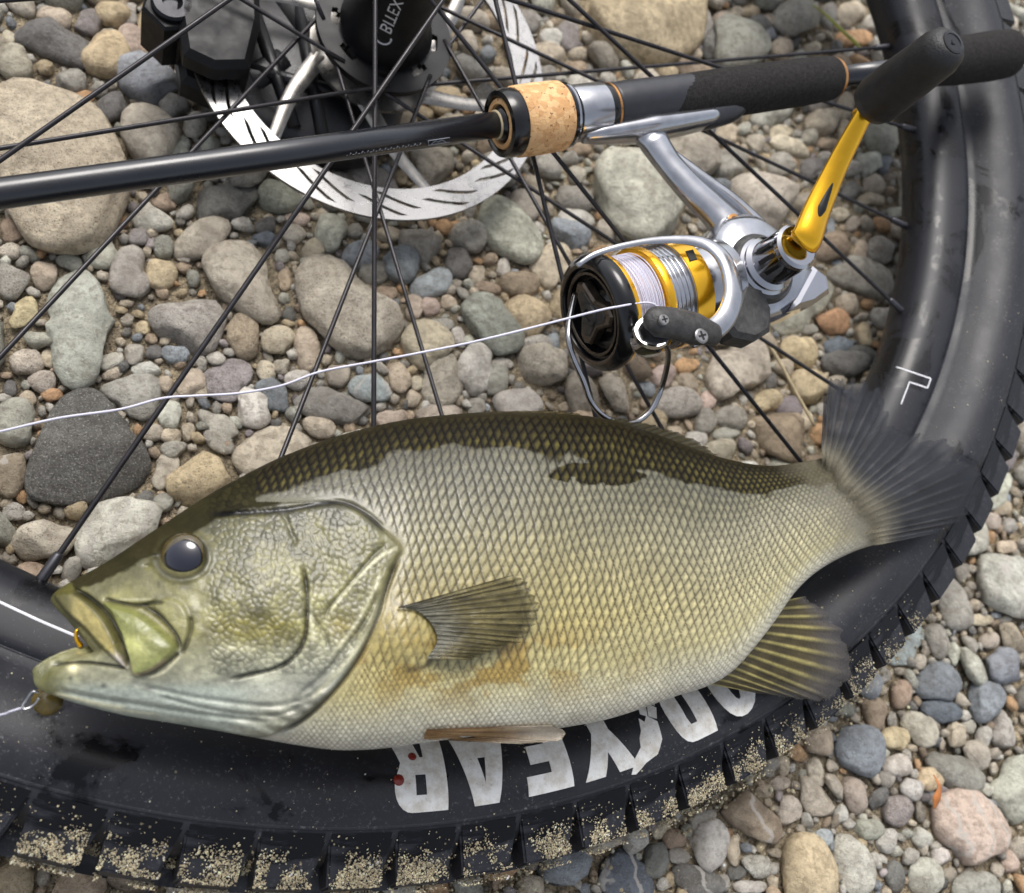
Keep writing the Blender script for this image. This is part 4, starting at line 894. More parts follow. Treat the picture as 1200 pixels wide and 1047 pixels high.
for P, dep, w, dk in [([(354, 660), (359, 690), (360, 715), (356, 750), (342, 772), (320, 784), (290, 791), (264, 798)], 1.6, 2.4, 0.75),
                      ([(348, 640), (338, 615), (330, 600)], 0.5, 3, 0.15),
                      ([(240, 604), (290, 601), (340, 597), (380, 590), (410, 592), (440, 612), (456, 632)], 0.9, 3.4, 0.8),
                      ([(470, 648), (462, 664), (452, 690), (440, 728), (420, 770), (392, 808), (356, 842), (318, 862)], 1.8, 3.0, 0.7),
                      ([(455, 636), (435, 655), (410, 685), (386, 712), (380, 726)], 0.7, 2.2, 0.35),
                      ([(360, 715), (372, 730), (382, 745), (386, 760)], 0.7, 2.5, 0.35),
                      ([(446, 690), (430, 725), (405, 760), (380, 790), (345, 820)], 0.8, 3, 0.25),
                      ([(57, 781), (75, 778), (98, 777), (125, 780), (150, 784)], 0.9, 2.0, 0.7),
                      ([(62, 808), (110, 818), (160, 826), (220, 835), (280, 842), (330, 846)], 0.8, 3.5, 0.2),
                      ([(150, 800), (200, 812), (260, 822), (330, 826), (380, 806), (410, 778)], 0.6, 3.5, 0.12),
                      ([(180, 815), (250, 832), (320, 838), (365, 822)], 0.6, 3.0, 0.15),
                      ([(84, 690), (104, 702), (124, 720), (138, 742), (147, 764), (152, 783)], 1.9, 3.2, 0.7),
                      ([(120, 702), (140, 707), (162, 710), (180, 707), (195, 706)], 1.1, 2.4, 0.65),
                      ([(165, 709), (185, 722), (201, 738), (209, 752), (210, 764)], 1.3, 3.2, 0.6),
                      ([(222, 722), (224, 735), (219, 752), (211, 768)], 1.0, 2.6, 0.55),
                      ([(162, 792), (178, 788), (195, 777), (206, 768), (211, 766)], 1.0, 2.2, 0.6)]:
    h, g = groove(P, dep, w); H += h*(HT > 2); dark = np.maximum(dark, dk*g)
MAXI = smooth_poly([(122, 706), (150, 712), (172, 722), (196, 742), (208, 756), (204, 768), (190, 782), (172, 792), (156, 792), (150, 772), (143, 746), (132, 722)])
LIP = smooth_poly([(62, 698), (72, 688), (86, 690), (106, 704), (126, 726), (138, 748), (146, 772), (149, 786), (132, 772), (116, 758), (98, 738), (78, 720)])
FLAP = smooth_poly([(178, 708), (198, 700), (216, 708), (224, 728), (222, 748), (212, 764), (206, 746), (192, 726)])
dM, dL, dF = in_poly(MAXI), in_poly(LIP), in_poly(FLAP)
H += 2.2*sstep(-1.5, 6, dM)+0.8*sstep(0, 16, dM) + 1.5*sstep(-1, 6, dL) + 0.9*sstep(-1, 5, dF)
eyec = np.array([213.0, 652.0]); de = np.hypot((px-eyec[0])/29, (py-eyec[1])/25)
H += 0.7*np.exp(-((de-1.14)/0.16)**2) - 2.2*sstep(1.05, 0.7, de)
for nx, ny in ((172, 664), (181, 652)): H -= 0.9*np.exp(-(((px-nx)/4.5)**2+((py-ny)/3)**2))
H += 0.9*(fbm(px/26, py/26, 5)-0.5)*headside + 2.4*np.exp(-(((px-478)/34)**2+((py-744)/34)**2)**1.6)*bodym
H += 0.8*np.exp(-(((px-300)/60)**2+((py-700)/38)**2))*headside + 0.8*np.exp(-(((px-415)/30)**2+((py-665)/40)**2))*headside
# gill membrane folds under the throat
fold = np.sin((py-0.35*px)*0.42+2.0*fbm(px/60, py/30, 9))*sstep(810, 828, py+(px-380)*0.25)*sstep(150, 260, px)*headside*(px < 440)
H += 0.30*fold
# ---- scales: staggered lozenges, point towards the tail
rowpos = np.cumsum(np.concatenate([[0], np.full(NS-1, 1.0)]))
bodylen = np.cumsum(np.concatenate([[0], np.hypot(*(np.diff(PX[:, NV//2], axis=0)).T)]))
locH = np.hypot(*(V_-D_).T)                                     # body height in px at each station
arcT = np.arcsin(np.clip(2*TT-1, -1, 1))/pi+0.5                 # rows crowd towards the edges as the flank turns away
A = bodylen[:, None]+0*TT; Bc = (0.35*arcT+0.65*TT)*356.0
A = A+0.22*(Bc-178)*1.0+3.0*(fbm(px/60, py/60, 21)-0.5)
Bc = Bc+3.0*(fbm(px/70+9, py/70, 22)-0.5)
sa = 10.6*np.interp(TT, [0, 0.5, 0.72, 0.86, 1.0], [0.88, 1.0, 0.92, 0.68, 0.58])*np.interp(SS, [0, .45, .8, 1], [0.95, 1.0, 0.9, 0.7])
sb = 23.0*np.interp(SS, [0, .45, .8, 1], [0.9, 1.0, 1.05, 1.15])
fineb = sstep(0.66, 0.84, TT)
sl1 = 10.4*np.interp(S, [0, .45, .75, 1], [0.95, 1.0, 0.88, 0.62])
UA = np.cumsum(np.gradient(bodylen)/sl1)[:, None]+0.20*(Bc-178)/10.4+1.5*(fbm(px/75, py/75, 21)-0.5)
UB = Bc/22.0+0.8*(fbm(px/80, py/80, 24)-0.5)
UAf = np.cumsum(np.gradient(bodylen)/(sl1*0.62))[:, None]+0.10*(Bc-178)/6.5+0.3*(fbm(px/40, py/40, 23)-0.5); UBf = Bc/10.5
fine_ = TT+0.06*(fbm(px/30, py/20, 77)-0.5) > np.interp(SS, [0, .45, .7, 1], [0.70, 0.74, 0.86, 0.97])
UA = np.where(fine_, UAf, UA); UB = np.where(fine_, UBf, UB)
p_, q_ = UA+UB, UA-UB
fp, fq = p_-np.floor(p_), q_-np.floor(q_)
edge = np.minimum(1-fp, 1-fq); edge0 = np.minimum(fp, fq)
sc_h = sstep(0.0, 0.20, edge)*(0.35+0.65*np.minimum(fp, fq))     # rises to the rear, drops at the free edge
upz = sstep(0.5, 0.15, TT); sc_dark = 1-sstep(0.03, 0.22+0.22*upz+0.10*vnoise(np.floor(p_)*1.7+.5, np.floor(q_)*2.1+.5, 37), edge)
cid = np.floor(p_)*57+np.floor(q_)*131; rnd = vnoise(np.floor(p_)*0.77+0.5, np.floor(q_)*0.77+0.5, 31)
cheek = headside & (px > 235) & (de > 1.35) & (py < 790) & (dM < -6) & (dF < -4)
cf_ = sstep(0, 18, np.minimum(px-235, 800-py))*cheek*sstep(3, 12, dO)
uc, vc = px/7.0+0.3*vnoise(px/15, py/15, 3), py/7.0+0.3*vnoise(px/15, py/15, 4)
def ihash(a, b, seed):
    n = (a.astype(np.int64)*73856093) ^ (b.astype(np.int64)*19349663) ^ (seed*83492791); n = (n ^ (n >> 13))*1274126177 & 0x7fffffff
    return ((n ^ (n >> 15)) & 0xffff)/65535.0
wx, wy = (px*0.94+py*0.34)/8.2, (py*0.94-px*0.34)/7.2; bx_, by_ = np.floor(wx), np.floor(wy); f1 = np.full(px.shape, 9.0); f2 = np.full(px.shape, 9.0); wid = np.zeros(px.shape)
for ox in (-1, 0, 1):
    for oy in (-1, 0, 1):
        cxx, cyy = bx_+ox, by_+oy; jx = ihash(cxx, cyy, 71)*0.9+0.05; jy = ihash(cxx, cyy, 72)*0.9+0.05
        dd = np.hypot(cxx+jx-wx, cyy+jy-wy); n_ = dd < f1; f2 = np.where(n_, f1, np.minimum(f2, dd)); wid = np.where(n_, ihash(cxx, cyy, 73), wid); f1 = np.where(n_, dd, f1)
edc = np.clip(f2-f1, 0, 1)*0.9
bm_ = bodym*sstep(4, 16, dO)*sstep(0.0, 0.05, TT)
H += bm_*0.46*(1-0.45*fineb)*sc_h + cf_*0.20*sstep(0, 0.35, edc)
FRONT = MID+(HT+H*sstep(0, 0.10, np.sin(pi*TT)))[..., None]*NF
BACK = MID-(HT*0.85)[..., None]*NF
# ---- pigment with painted sheen, reflection and highlights (linear colours)
def C(*c): return lin(c)
def blend(base, col, w): return base*(1-w[..., None])+np.asarray(col)*w[..., None]
tt = TT+0.03*(fbm(px/40, py/40, 2)-0.5)
stops = [0, 0.10, 0.20, 0.34, 0.50, 0.66, 0.80, 0.90, 1.0]
cols_ = np.array([C(62, 56, 34), C(84, 78, 48), C(118, 115, 92), C(140, 135, 104), C(164, 154, 108), C(180, 168, 110), C(190, 180, 130), C(200, 196, 172), C(206, 204, 196)])  # upper-flank greys include the sky's sheen, painted in with the olive
base = np.stack([np.interp(tt, stops, cols_[:, k]) for k in range(3)], -1)
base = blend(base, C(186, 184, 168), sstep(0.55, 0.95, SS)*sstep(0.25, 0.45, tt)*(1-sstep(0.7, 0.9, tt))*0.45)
mus = sstep(0.42, 0.62, fbm(px/30, py/22, 12))*np.exp(-(((px-540)/150)**2+((py-775)/40)**2))
base = blend(base, C(158, 130, 58), np.clip(mus*1.2, 0, 0.85))
base = blend(base, C(168, 146, 74), 0.45*np.exp(-(((px-460)/40)**2+((py-760)/50)**2))*bodym)
# dark back pigment plus painted reflection of dark surroundings, with an irregular lower border
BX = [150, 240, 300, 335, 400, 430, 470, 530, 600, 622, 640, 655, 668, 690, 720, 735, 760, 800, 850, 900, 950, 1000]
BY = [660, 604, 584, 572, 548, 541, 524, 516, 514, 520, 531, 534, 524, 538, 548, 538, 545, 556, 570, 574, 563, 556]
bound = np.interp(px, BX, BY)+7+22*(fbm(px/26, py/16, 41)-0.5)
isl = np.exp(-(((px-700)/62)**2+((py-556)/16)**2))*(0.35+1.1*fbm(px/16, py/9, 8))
pig_refl = np.maximum(sstep(2.5, -2.5, py-bound), sstep(0.42, 0.5, isl))*bodym
pig_refl = np.where(headside, sstep(3, -3, py-np.interp(px, [60, 100, 150, 200, 260, 330, 400, 460], [702, 690, 668, 640, 606, 590, 584, 590])-10*(fbm(px/14, py/10, 43)-0.5)), pig_refl)
base = base*np.array([0.64, 0.635, 0.62])*np.interp(TT, [0, .3, .6, .85, 1], [0.9, 0.88, 1.0, 1.12, 1.2])[..., None]; base = blend(base, C(36, 32, 17), pig_refl*0.97)
scw = bm_*(1-0.35*fineb)
base = base*(1-scw[..., None]*sc_dark[..., None]*np.array([0.74, 0.77, 0.82]))
lite = scw*sstep(0.25, 0.7, edge*2)*sstep(0.2, 0.8, edge0*2)
base = base*(1+lite[..., None]*(0.26+0.50*rnd[..., None]))
base = blend(base, C(104, 96, 50), pig_refl*lite*(0.15+0.5*rnd)*sstep(0.05, 0.12, TT)*bodym)
# head
hd = headside*sstep(-2, 6, dS+4)
hb_ = np.stack([np.interp(py+0.10*(px-250), [600, 640, 690, 740, 780, 815, 850], k) for k in np.array([C(96, 92, 58), C(120, 117, 78), C(150, 146, 100), C(166, 162, 116), C(178, 178, 156), C(190, 192, 184), C(186, 186, 172)]).T], -1)
hb_ = hb_*np.array([0.55, 0.545, 0.49])*(0.72+0.56*sstep(0.3, 0.7, fbm(px/22, py/18, 97)))[..., None]
for P, w, k in [([(238, 662), (285, 676), (340, 690)], 9, 0.45), ([(236, 684), (285, 712), (345, 742)], 9, 0.55), ([(250, 632), (310, 640), (380, 640), (440, 640)], 12, 0.35), ([(372, 690), (400, 672), (430, 650)], 9, 0.35)]:
    d_, f_1, _ = sd_line(crom(P, 30)); hb_ = blend(hb_, C(84, 80, 40), k*np.exp(-(d_/w)**2)*(0.5+fbm(px/10, py/10, 55)))
hb_ = blend(hb_, C(40, 37, 20), pig_refl*0.95)
hb_ = blend(hb_, C(120, 112, 44), np.clip(1.3*np.exp(-(((px-298)/52)**2+((py-737-0.05*(px-298))/15)**2))*(0.4+fbm(px/9, py/9, 14)), 0, 0.85))
hb_ = blend(hb_, C(126, 112, 40), 0.7*np.exp(-(((px-402)/16)**2+((py-733)/14)**2)))
hb_ = blend(hb_, C(96, 96, 46), 0.75*sstep(104, 46, px)*sstep(752, 766, py))
hb_ = blend(hb_, C(86, 84, 44), 0.8*sstep(0, 3, 92-px+0.4*(py-700))*(py < 735)*(1-sstep(3, 9, dL)*0.4))
hb_ = hb_*(1-cf_[..., None]*(1-sstep(0.02, 0.3, edc))[..., None]*0.40)
hb_ = hb_*(1+0.55*cf_[..., None]*((wid-0.45)[..., None]))*(0.78+0.44*fbm(px/28, py/24, 81)[..., None])
hb_ = blend(hb_, C(132, 136, 78), sstep(-1, 3, dM)*0.9); hb_ = blend(hb_, C(184, 184, 118), sstep(-1, 3, dM)*np.exp(-(((px-160)/16)**2+((py-756)/18)**2))*0.7)
hb_ = blend(hb_, C(176, 150, 130), sstep(0, 3, dM)*(1-sstep(3, 7, dM))*sstep(760, 778, py)*0.7)
hb_ = blend(hb_, C(112, 114, 62), sstep(-1, 3, dM)*sstep(5, -5, (py-700)-0.82*(px-118)-10)*0.7)
hb_ = blend(hb_, C(84, 80, 42), sstep(-1, 2, dL)*0.85); hb_ = blend(hb_, C(166, 152, 94), sstep(4, 9, dL)*sstep(80, 95, px)*0.8); hb_ = blend(hb_, C(206, 196, 190), sstep(0, 4, dL)*sstep(762, 776, py)*0.8)
hb_ = blend(hb_, C(134, 130, 84), sstep(-1, 3, dF)*0.6)
hb_ = blend(hb_, C(158, 167, 157), 0.7*sstep(795, 812, py)*sstep(60, 90, px)*sstep(330, 250, px))
hb_ = blend(hb_, C(50, 47, 26), 0.85*np.exp(-((de-1.04)/0.14)**2))
for nx, ny, rx, ry in ((121, 804, 4, 3), (83, 795, 2.5, 2.5), (172, 808, 9, 3)): hb_ = blend(hb_, C(60, 62, 56), 0.8*np.exp(-(((px-nx)/rx)**2+((py-ny)/ry)**2)))
hb_ = blend(hb_, C(236, 226, 180), np.exp(-(((px-86)/6)**2+((py-783)/5)**2)))
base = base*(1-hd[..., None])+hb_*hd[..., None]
lightl = np.zeros(px.shape)  # pale gill-plate edges, plus lower-jaw highlights painted in as colour
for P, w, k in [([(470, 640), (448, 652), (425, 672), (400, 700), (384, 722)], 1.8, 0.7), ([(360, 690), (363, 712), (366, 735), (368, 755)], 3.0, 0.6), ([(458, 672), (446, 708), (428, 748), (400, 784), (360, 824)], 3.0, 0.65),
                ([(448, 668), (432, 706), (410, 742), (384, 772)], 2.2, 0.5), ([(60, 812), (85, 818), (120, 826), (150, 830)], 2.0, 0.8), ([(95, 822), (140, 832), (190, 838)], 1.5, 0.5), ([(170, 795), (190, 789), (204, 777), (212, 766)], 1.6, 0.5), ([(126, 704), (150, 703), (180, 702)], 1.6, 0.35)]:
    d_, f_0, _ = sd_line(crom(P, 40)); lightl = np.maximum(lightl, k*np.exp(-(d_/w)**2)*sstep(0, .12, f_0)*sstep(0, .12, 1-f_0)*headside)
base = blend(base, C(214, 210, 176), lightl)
fleshy = np.exp(-(((px-480)/32)**2+((py-742)/34)**2))
base = blend(base, C(150, 138, 88), 0.5*np.clip(fleshy*1.4, 0, 1)*bodym*(0.5+vnoise(px/5, py/5, 33)))
d_, f_1, _ = sd_line(crom([(464, 708), (492, 714), (510, 732), (515, 754), (502, 778), (478, 786)], 40)); base = blend(base, C(70, 56, 26), 0.75*np.exp(-(d_/3.2)**2)*bodym)  # shadow along the fin root's edge painted as a dark line
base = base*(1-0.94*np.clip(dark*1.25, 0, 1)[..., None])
base = base*(0.80+0.40*fbm(px/7, py/7, 51)[..., None])*(0.86+0.28*fbm(px/45, py/45, 52)[..., None])
base = blend(base, C(100, 95, 80), sstep(0.90, 0.985, SS+0.03*(fbm(px/12, py/12, 91)-0.5)))
base = np.clip(base, 0.004, 0.85)
rgh = 0.42+0.16*(fbm(px/20, py/20, 61)-0.5)+np.where(headside, 0.25, 0.05)*pig_refl-0.06*sstep(-1, 3, dM)
n1 = NS*NV
VV = np.concatenate([FRONT.reshape(-1, 3), BACK.reshape(-1, 3)]); G = grid_faces(NS, NV)
FB = [G, (G+n1)[:, ::-1]]
def rimq(idx): 
    a, b = idx[:-1], idx[1:]; return np.stack([a, b, b+n1, a+n1], -1)
top = np.arange(NS)*NV; bot = top+NV-1; lef = np.arange(NV); rig = (NS-1)*NV+np.arange(NV)
FB += [rimq(top)[:, ::-1], rimq(bot), rimq(lef), rimq(rig)[:, ::-1]]
FF = np.concatenate(FB)
tri_n = np.cross(FRONT[300, 161]-FRONT[300, 160], FRONT[301, 160]-FRONT[300, 160])
if np.cross(FRONT[301, 160]-FRONT[300, 160], FRONT[300, 161]-FRONT[300, 160])@NF > 0: FF = FF[:, ::-1]
fish = empty('bass_fish', W(MID[NS//2, NV//2]-NF*26), 'olive green bass with open mouth lying on the bicycle tyre', 'fish')
body = add('body', W(VV), FF, MAT['fish'], fish, cols=np.tile(base.reshape(-1, 3), (2, 1)), attrs={'Rough': np.tile(rgh.ravel(), 2), 'Gloss': np.tile(np.clip(1-1.0*pig_refl, 0, 1).ravel(), 2)})
def surf_at(x, y, lift=0.0):                                    # point of the modelled flank under a photo pixel
    k = np.argmin((px-x)**2+(py-y)**2); return FRONT.reshape(-1, 3)[k]+NF*lift
# eye
ec = F0.reshape(-1, 3)[np.argmin((px-213)**2+(py-652)**2)]-NF*3.2; ax, ux, vx = basis(NF, RIGHT); er = 25.5/pxmm(ec)
def dome(r0, r1, h, n=40, m=14, sx=1.0):
    rr = np.linspace(0, 1, m); return [(h*(1-(r*r1/ r0)**2)**0.5 if r*r1 < r0 else 0, r*r1) for r in rr][::-1]
eye = add('eye', W(lathe(dome(er*1.12, er*1.08, 4.0), ec, NF, 48, RIGHT)[0]), lathe(dome(er*1.12, er*1.08, 4.0), ec, NF, 48, RIGHT)[1], MAT['iris'], fish)
pv = lathe(dome(er*1.12, er*0.86, 4.0), ec+NF*0.35+RIGHT*0.4-UP*0.5, NF, 48, RIGHT); add('pupil', W(pv[0]), pv[1], MAT['pupil'], eye)

# ---- fins: thin rayed sheets between a base line and a tip line (photo pixels + wheel-frame height or flank lift)
def fin(name, basel, tipl, zb, zt, nray, ccol, rcol, alpha=(0.9, 1.0), on_body=False, thick=0.35, fade=0.0, bulge=0.0, nu=60, fray=6, curve=0.0, ridge=0.35, mottle=0.2, tipc=None, seed=1, basec=None):
    m = nray*8+1; w = np.linspace(0, 1, m); B = at_l(np.array(basel, float), w); Tp = at_l(np.array(tipl, float), w); u = np.linspace(0, 1, nu)
    fr = np.abs(np.sin(pi*w*nray)); Tp = Tp-(Tp-B)/np.linalg.norm(Tp-B, axis=1)[:, None]*(0.35*fray*fr**2+fray*vnoise(w*nray*1.3, 0*w, seed)+0.5*fray*vnoise(w*nray*5, 0*w, seed+1))[:, None]
    P = B[None]*(1-u)[:, None, None]+Tp[None]*u[:, None, None]
    d = Tp-B; nrm = np.stack([-d[:, 1], d[:, 0]], 1)/np.linalg.norm(d, axis=1)[:, None]; P = P+(curve*u*(1-u)*4)[:, None, None]*nrm[None]
    ray_h = np.clip(np.cos(2*pi*w*nray), 0, 1)**1.2
    if on_body:
        Q = np.array([[surf_at(P[i, j, 0], P[i, j, 1]) for j in range(0, m, 4)] for i in range(0, nu, 4)])
        ii = np.clip(np.arange(nu)/4, 0, Q.shape[0]-1); jj = np.clip(np.arange(m)/4, 0, Q.shape[1]-1)
        i0 = np.clip(ii.astype(int), 0, Q.shape[0]-2); j0 = np.clip(jj.astype(int), 0, Q.shape[1]-2); fi = (ii-i0)[:, None, None]; fj = (jj-j0)[None, :, None]
        QQ = Q[i0][:, j0]*(1-fi)*(1-fj)+Q[i0+1][:, j0]*fi*(1-fj)+Q[i0][:, j0+1]*(1-fi)*fj+Q[i0+1][:, j0+1]*fi*fj
        zl = zb+(zt-zb)*u[:, None]+bulge*(u*(1-u)*4)[:, None]+0*w[None]
        dep = (QQ-_c)@FWD-zl
        rr = FWD+RIGHT*((P[..., 0]-PW/2)/CF)[..., None]-UP*((P[..., 1]-PH/2)/CF)[..., None]; X = _c+rr*dep[..., None]
    else:
        zb_, zt_ = np.interp(w, np.linspace(0, 1, len(np.atleast_1d(zb))), np.atleast_1d(zb)), np.interp(w, np.linspace(0, 1, len(np.atleast_1d(zt))), np.atleast_1d(zt))
        Z = zb_[None]*(1-u)[:, None]+zt_[None]*u[:, None]+bulge*(u*(1-u)*4)[:, None]
        rr = FWD+RIGHT*((P[..., 0]-PW/2)/CF)[..., None]-UP*((P[..., 1]-PH/2)/CF)[..., None]; X = _c+rr*((Z-CZ)/rr[..., 2])[..., None]
    hh = ridge*ray_h[None]*(1-0.6*u[:, None])+0.15*(fbm(P[..., 0]/10, P[..., 1]/10, seed)-0.5)
    Fr = X+NF*(hh+thick/2)[..., None]; Bk = X-NF*(hh*0.5+thick/2)[..., None]
    rayw = np.broadcast_to(ray_h[None], hh.shape)
    seg = 0.5+0.5*np.sin(u*nu*1.6)[:, None]
    cc = lin(ccol)*(1-rayw[..., None])+lin(rcol)*rayw[..., None]
    cc = cc*(1+mottle*2*(fbm(P[..., 0]/14, P[..., 1]/9, seed+3)-0.5)[..., None])*(1-0.12*seg[..., None]*rayw[..., None])
    if basec is not None: cc = blend(cc, lin(basec), sstep(0.42, 0.05, u)[:, None]+0*w[None])
    if tipc is not None: cc = blend(cc, lin(tipc), sstep(0.45, 0.95, u)[:, None]+0*w[None])
    al = alpha[0]*(1-rayw)+alpha[1]*rayw; al = np.maximum(al*(1-0.55*sstep(0.80, 1.0, u)[:, None]), sstep(0.45, 0.15, u)[:, None]*0.99)
    if fade: al = al*sstep(0.0, fade, u[:, None]+0.08*(vnoise(w*nray*1.5, 0*w, seed+9)[None]-0.5))
    n0 = nu*m; G = grid_faces(nu, m); F4 = np.concatenate([G, (G+n0)[:, ::-1]])
    idx = [np.arange(m), (nu-1)*m+np.arange(m), np.arange(nu)*m, np.arange(nu)*m+m-1]
    for k, I in enumerate(idx):
        q = np.stack([I[:-1], I[1:], I[1:]+n0, I[:-1]+n0], -1); F4 = np.concatenate([F4, q if k in (1, 2) else q[:, ::-1]])
    if np.cross(Fr[1, 0]-Fr[0, 0], Fr[0, 1]-Fr[0, 0])@NF > 0: F4 = F4[:, ::-1]
    return add(name, W(np.concatenate([Fr.reshape(-1, 3), Bk.reshape(-1, 3)])), F4, MAT['fin'], fish, cols=np.tile(np.clip(cc, 0.004, 0.8).reshape(-1, 3), (2, 1)),
               attrs={'Rough': np.full(2*n0, 0.34), 'Gloss': np.full(2*n0, 0.35), 'Alpha': np.tile(al.ravel(), 2)})
fin('pectoral_fin', [(466, 712), (488, 716), (506, 732), (512, 752), (500, 772)], [(610, 671), (632, 690), (636, 716), (618, 750), (560, 774)], 1.0, 3.5, 17, (98, 90, 58), (54, 47, 28), (0.72, 1.0), True, bulge=2.5, fray=9, ridge=0.35, mottle=0.8, seed=4, basec=(92, 90, 78))  # grey base colour has the sky sheen on the membrane painted in
fin('anal_fin', [(918, 704), (898, 737), (872, 770), (846, 792), (832, 802)], [(952, 697), (985, 728), (1003, 772), (1000, 806), (970, 824), (905, 816)], [46, 47, 48], [38, 36, 34, 35], 12, (66, 58, 36), (146, 136, 84), (0.9, 1.0), fray=11, ridge=0.7, mottle=0.6, seed=6, tipc=(78, 74, 72))
fin('pelvic_fin', [(500, 855), (498, 860), (497, 866)], [(652, 850), (664, 858), (660, 868), (612, 872)], 0.8, 1.5, 5, (150, 122, 84), (96, 62, 34), (0.95, 1.0), True, fray=5, ridge=0.6, mottle=0.4, seed=8, tipc=(190, 178, 160))
fin('tail_fin', [(962, 541), (974, 558), (988, 582), (1002, 608), (1024, 640)], [(966, 452), (980, 432), (1006, 438), (1034, 452), (1052, 492), (1080, 506), (1120, 514), (1156, 552), (1154, 586), (1138, 606), (1104, 624)], [49, 50, 49], [36, 30, 32, 36, 38, 38, 38, 34, 34, 38], 22, (40, 41, 46), (60, 59, 60), (0.66, 0.9), fray=12, ridge=0.28, mottle=0.7, seed=10, tipc=(32, 34, 41), nu=70, basec=(112, 106, 88), fade=0.22)
fin('dorsal_fin', [(392, 517), (460, 500), (540, 491), (620, 489), (700, 495)], [(430, 503), (500, 489), (580, 482), (660, 482), (722, 494)], [50, 50, 49], [48, 47, 46], 20, (58, 50, 30), (84, 74, 46), (0.95, 1.0), fray=3, ridge=0.5, nu=24, seed=12)
fin('soft_dorsal_fin', [(700, 497), (740, 506), (780, 519), (820, 533)], [(724, 488), (772, 498), (812, 513), (846, 534)], [45, 44, 43], [42, 40, 38], 14, (70, 64, 42), (52, 46, 30), (0.92, 1.0), fray=4, ridge=0.5, nu=24, seed=13)
print('fish length mm', np.linalg.norm(MID[0, NV//2]-MID[-1, NV//2]), 'verts', len(VV))

# jig in the mouth with its wire snap and line
jig = empty('jig_lure', W(WZ(52, 822, 42)), 'small brown jig hanging at the lower jaw of the fish', 'fishing lure')
jc = WZ(56, 822, 47)
add('jig_head', *(lambda v, f: (W(v), f))(*lathe([(-4.2, 0), (-3.6, 2.2), (-1.5, 3.6), (1, 3.9), (3, 2.8), (4.2, 0)], jc, RIGHT*0.9-UP*0.4, 24)), MAT['jig'], jig)
sn = [WZ(46, 812, 52), WZ(38, 811, 52), WZ(31, 820, 51), WZ(26, 829, 51), WZ(31, 831, 51), WZ(40, 826, 51), WZ(46, 818, 52)]
add('wire_snap', *(lambda v, f: (W(v), f))(*tube(crom(sn, 40), 0.35, 8)), MAT['wire'], jig)
add('leader', *(lambda v, f: (W(v), f))(*tube(crom([WZ(28, 829, 51), WZ(12, 834, 48), WZ(0, 838, 45), WZ(-60, 850, 32)], 24), 0.30, 8)), MAT['line'], jig)
add('hook_point', *(lambda v, f: (W(v), f))(*tube(crom([WZ(95, 757, 57), WZ(90, 750, 58), WZ(89, 741, 59), WZ(92, 737, 59)], 16), np.linspace(0.75, 0.3, 16), 8)), MAT['gold'], jig)

# ------------------------------------------------------------------ fishing rod (straight, at wheel height 46)
RZ = 46.0
yl = lambda x: 227-0.1386*x
rO = WZ(700, yl(700), RZ); rA = WZ(0, yl(0), RZ); rB = WZ(1150, yl(1150), RZ)
E1 = (rA-rB)/np.linalg.norm(rA-rB); E3 = ZA; EB = -np.cross(E1, E3)          # towards the tip, up, and from the rod to the spool
def rx(x): return (WZ(x, yl(x), RZ)-rO)@E1                                   # photo x -> mm along the rod
def RL(a, b, c): return rO+np.asarray(a)*1.0*E1+b*EB+c*E3 if np.isscalar(a) else rO+np.outer(a, E1)+np.outer(b, EB)+np.outer(c, E3)
rod = empty('fishing_rod', W(rO-E3*14), 'black fishing rod with cork ring and foam grips laid across the wheel', 'fishing rod')
def radd(name, vf, mat, par, **kw): return add(name, W(vf[0]), vf[1], mat, par, **kw)
def rl(prof, n=48): return lathe(prof, rO, E1, n, E3)
tip = rx(0)+330
blank = radd('blank', rl([(rx(585), 4.95), (rx(300), 4.85), (rx(0), 4.75), (tip, 4.2)], 40), MAT['blank'], rod)
radd('winding_check', rl([(rx(603), 12.6), (rx(598), 13.0), (rx(590), 13.0), (rx(585), 12.4), (rx(584), 10.6), (rx(588), 9.8), (rx(588), 4.9)]), MAT['ring_black'], rod, sharp=35)
radd('check_ring', rl([(rx(588.2), 9.7), (rx(585.5), 9.3), (rx(585.5), 7.6), (rx(588), 7.2)]), MAT['cork'], rod, sharp=35)
radd('thread_wrap', rl([(rx(588), 7.1), (rx(585), 6.2), (rx(581), 5.3), (rx(580), 4.9)]), MAT['ring_black'], rod)
radd('check_bead', rl([(rx(583), 5.0), (rx(582.2), 5.5), (rx(580.8), 5.5), (rx(580), 5.0)]), MAT['stem'], rod)
radd('cork_ring', rl([(rx(655), 12.9), (rx(653), 13.5), (rx(628), 13.7), (rx(604), 13.5), (rx(602), 12.9)]), MAT['cork'], rod, sharp=40)
radd('locking_ring', rl([(rx(668), 10.0), (rx(667), 11.2), (rx(663), 11.4), (rx(662), 12.3), (rx(656), 12.6), (rx(655), 12.2)]), MAT['ring_black'], rod, sharp=35)
radd('hood_ring', rl([(rx(663.5), 11.7), (rx(661.8), 12.7), (rx(660.6), 12.7), (rx(659), 12.0)]), MAT['chrome'], rod, sharp=35)
hood = radd('reel_hood', rl([(rx(703), 10.5), (rx(702.5), 11.0), (rx(690), 11.2), (rx(672), 11.2), (rx(667), 10.8), (rx(666), 10.2)]), MAT['alloy'], rod, sharp=40)
radd('hood_collar', rl([(rx(716), 9.6), (rx(714), 10.2), (rx(704), 10.5), (rx(702), 10.3)]), MAT['ring_black'], rod, sharp=35)
radd('trim_ring', rl([(rx(713.5), 9.9), (rx(712.8), 10.5), (rx(710.8), 10.5), (rx(710), 9.9)]), MAT['bronze'], rod, sharp=35)
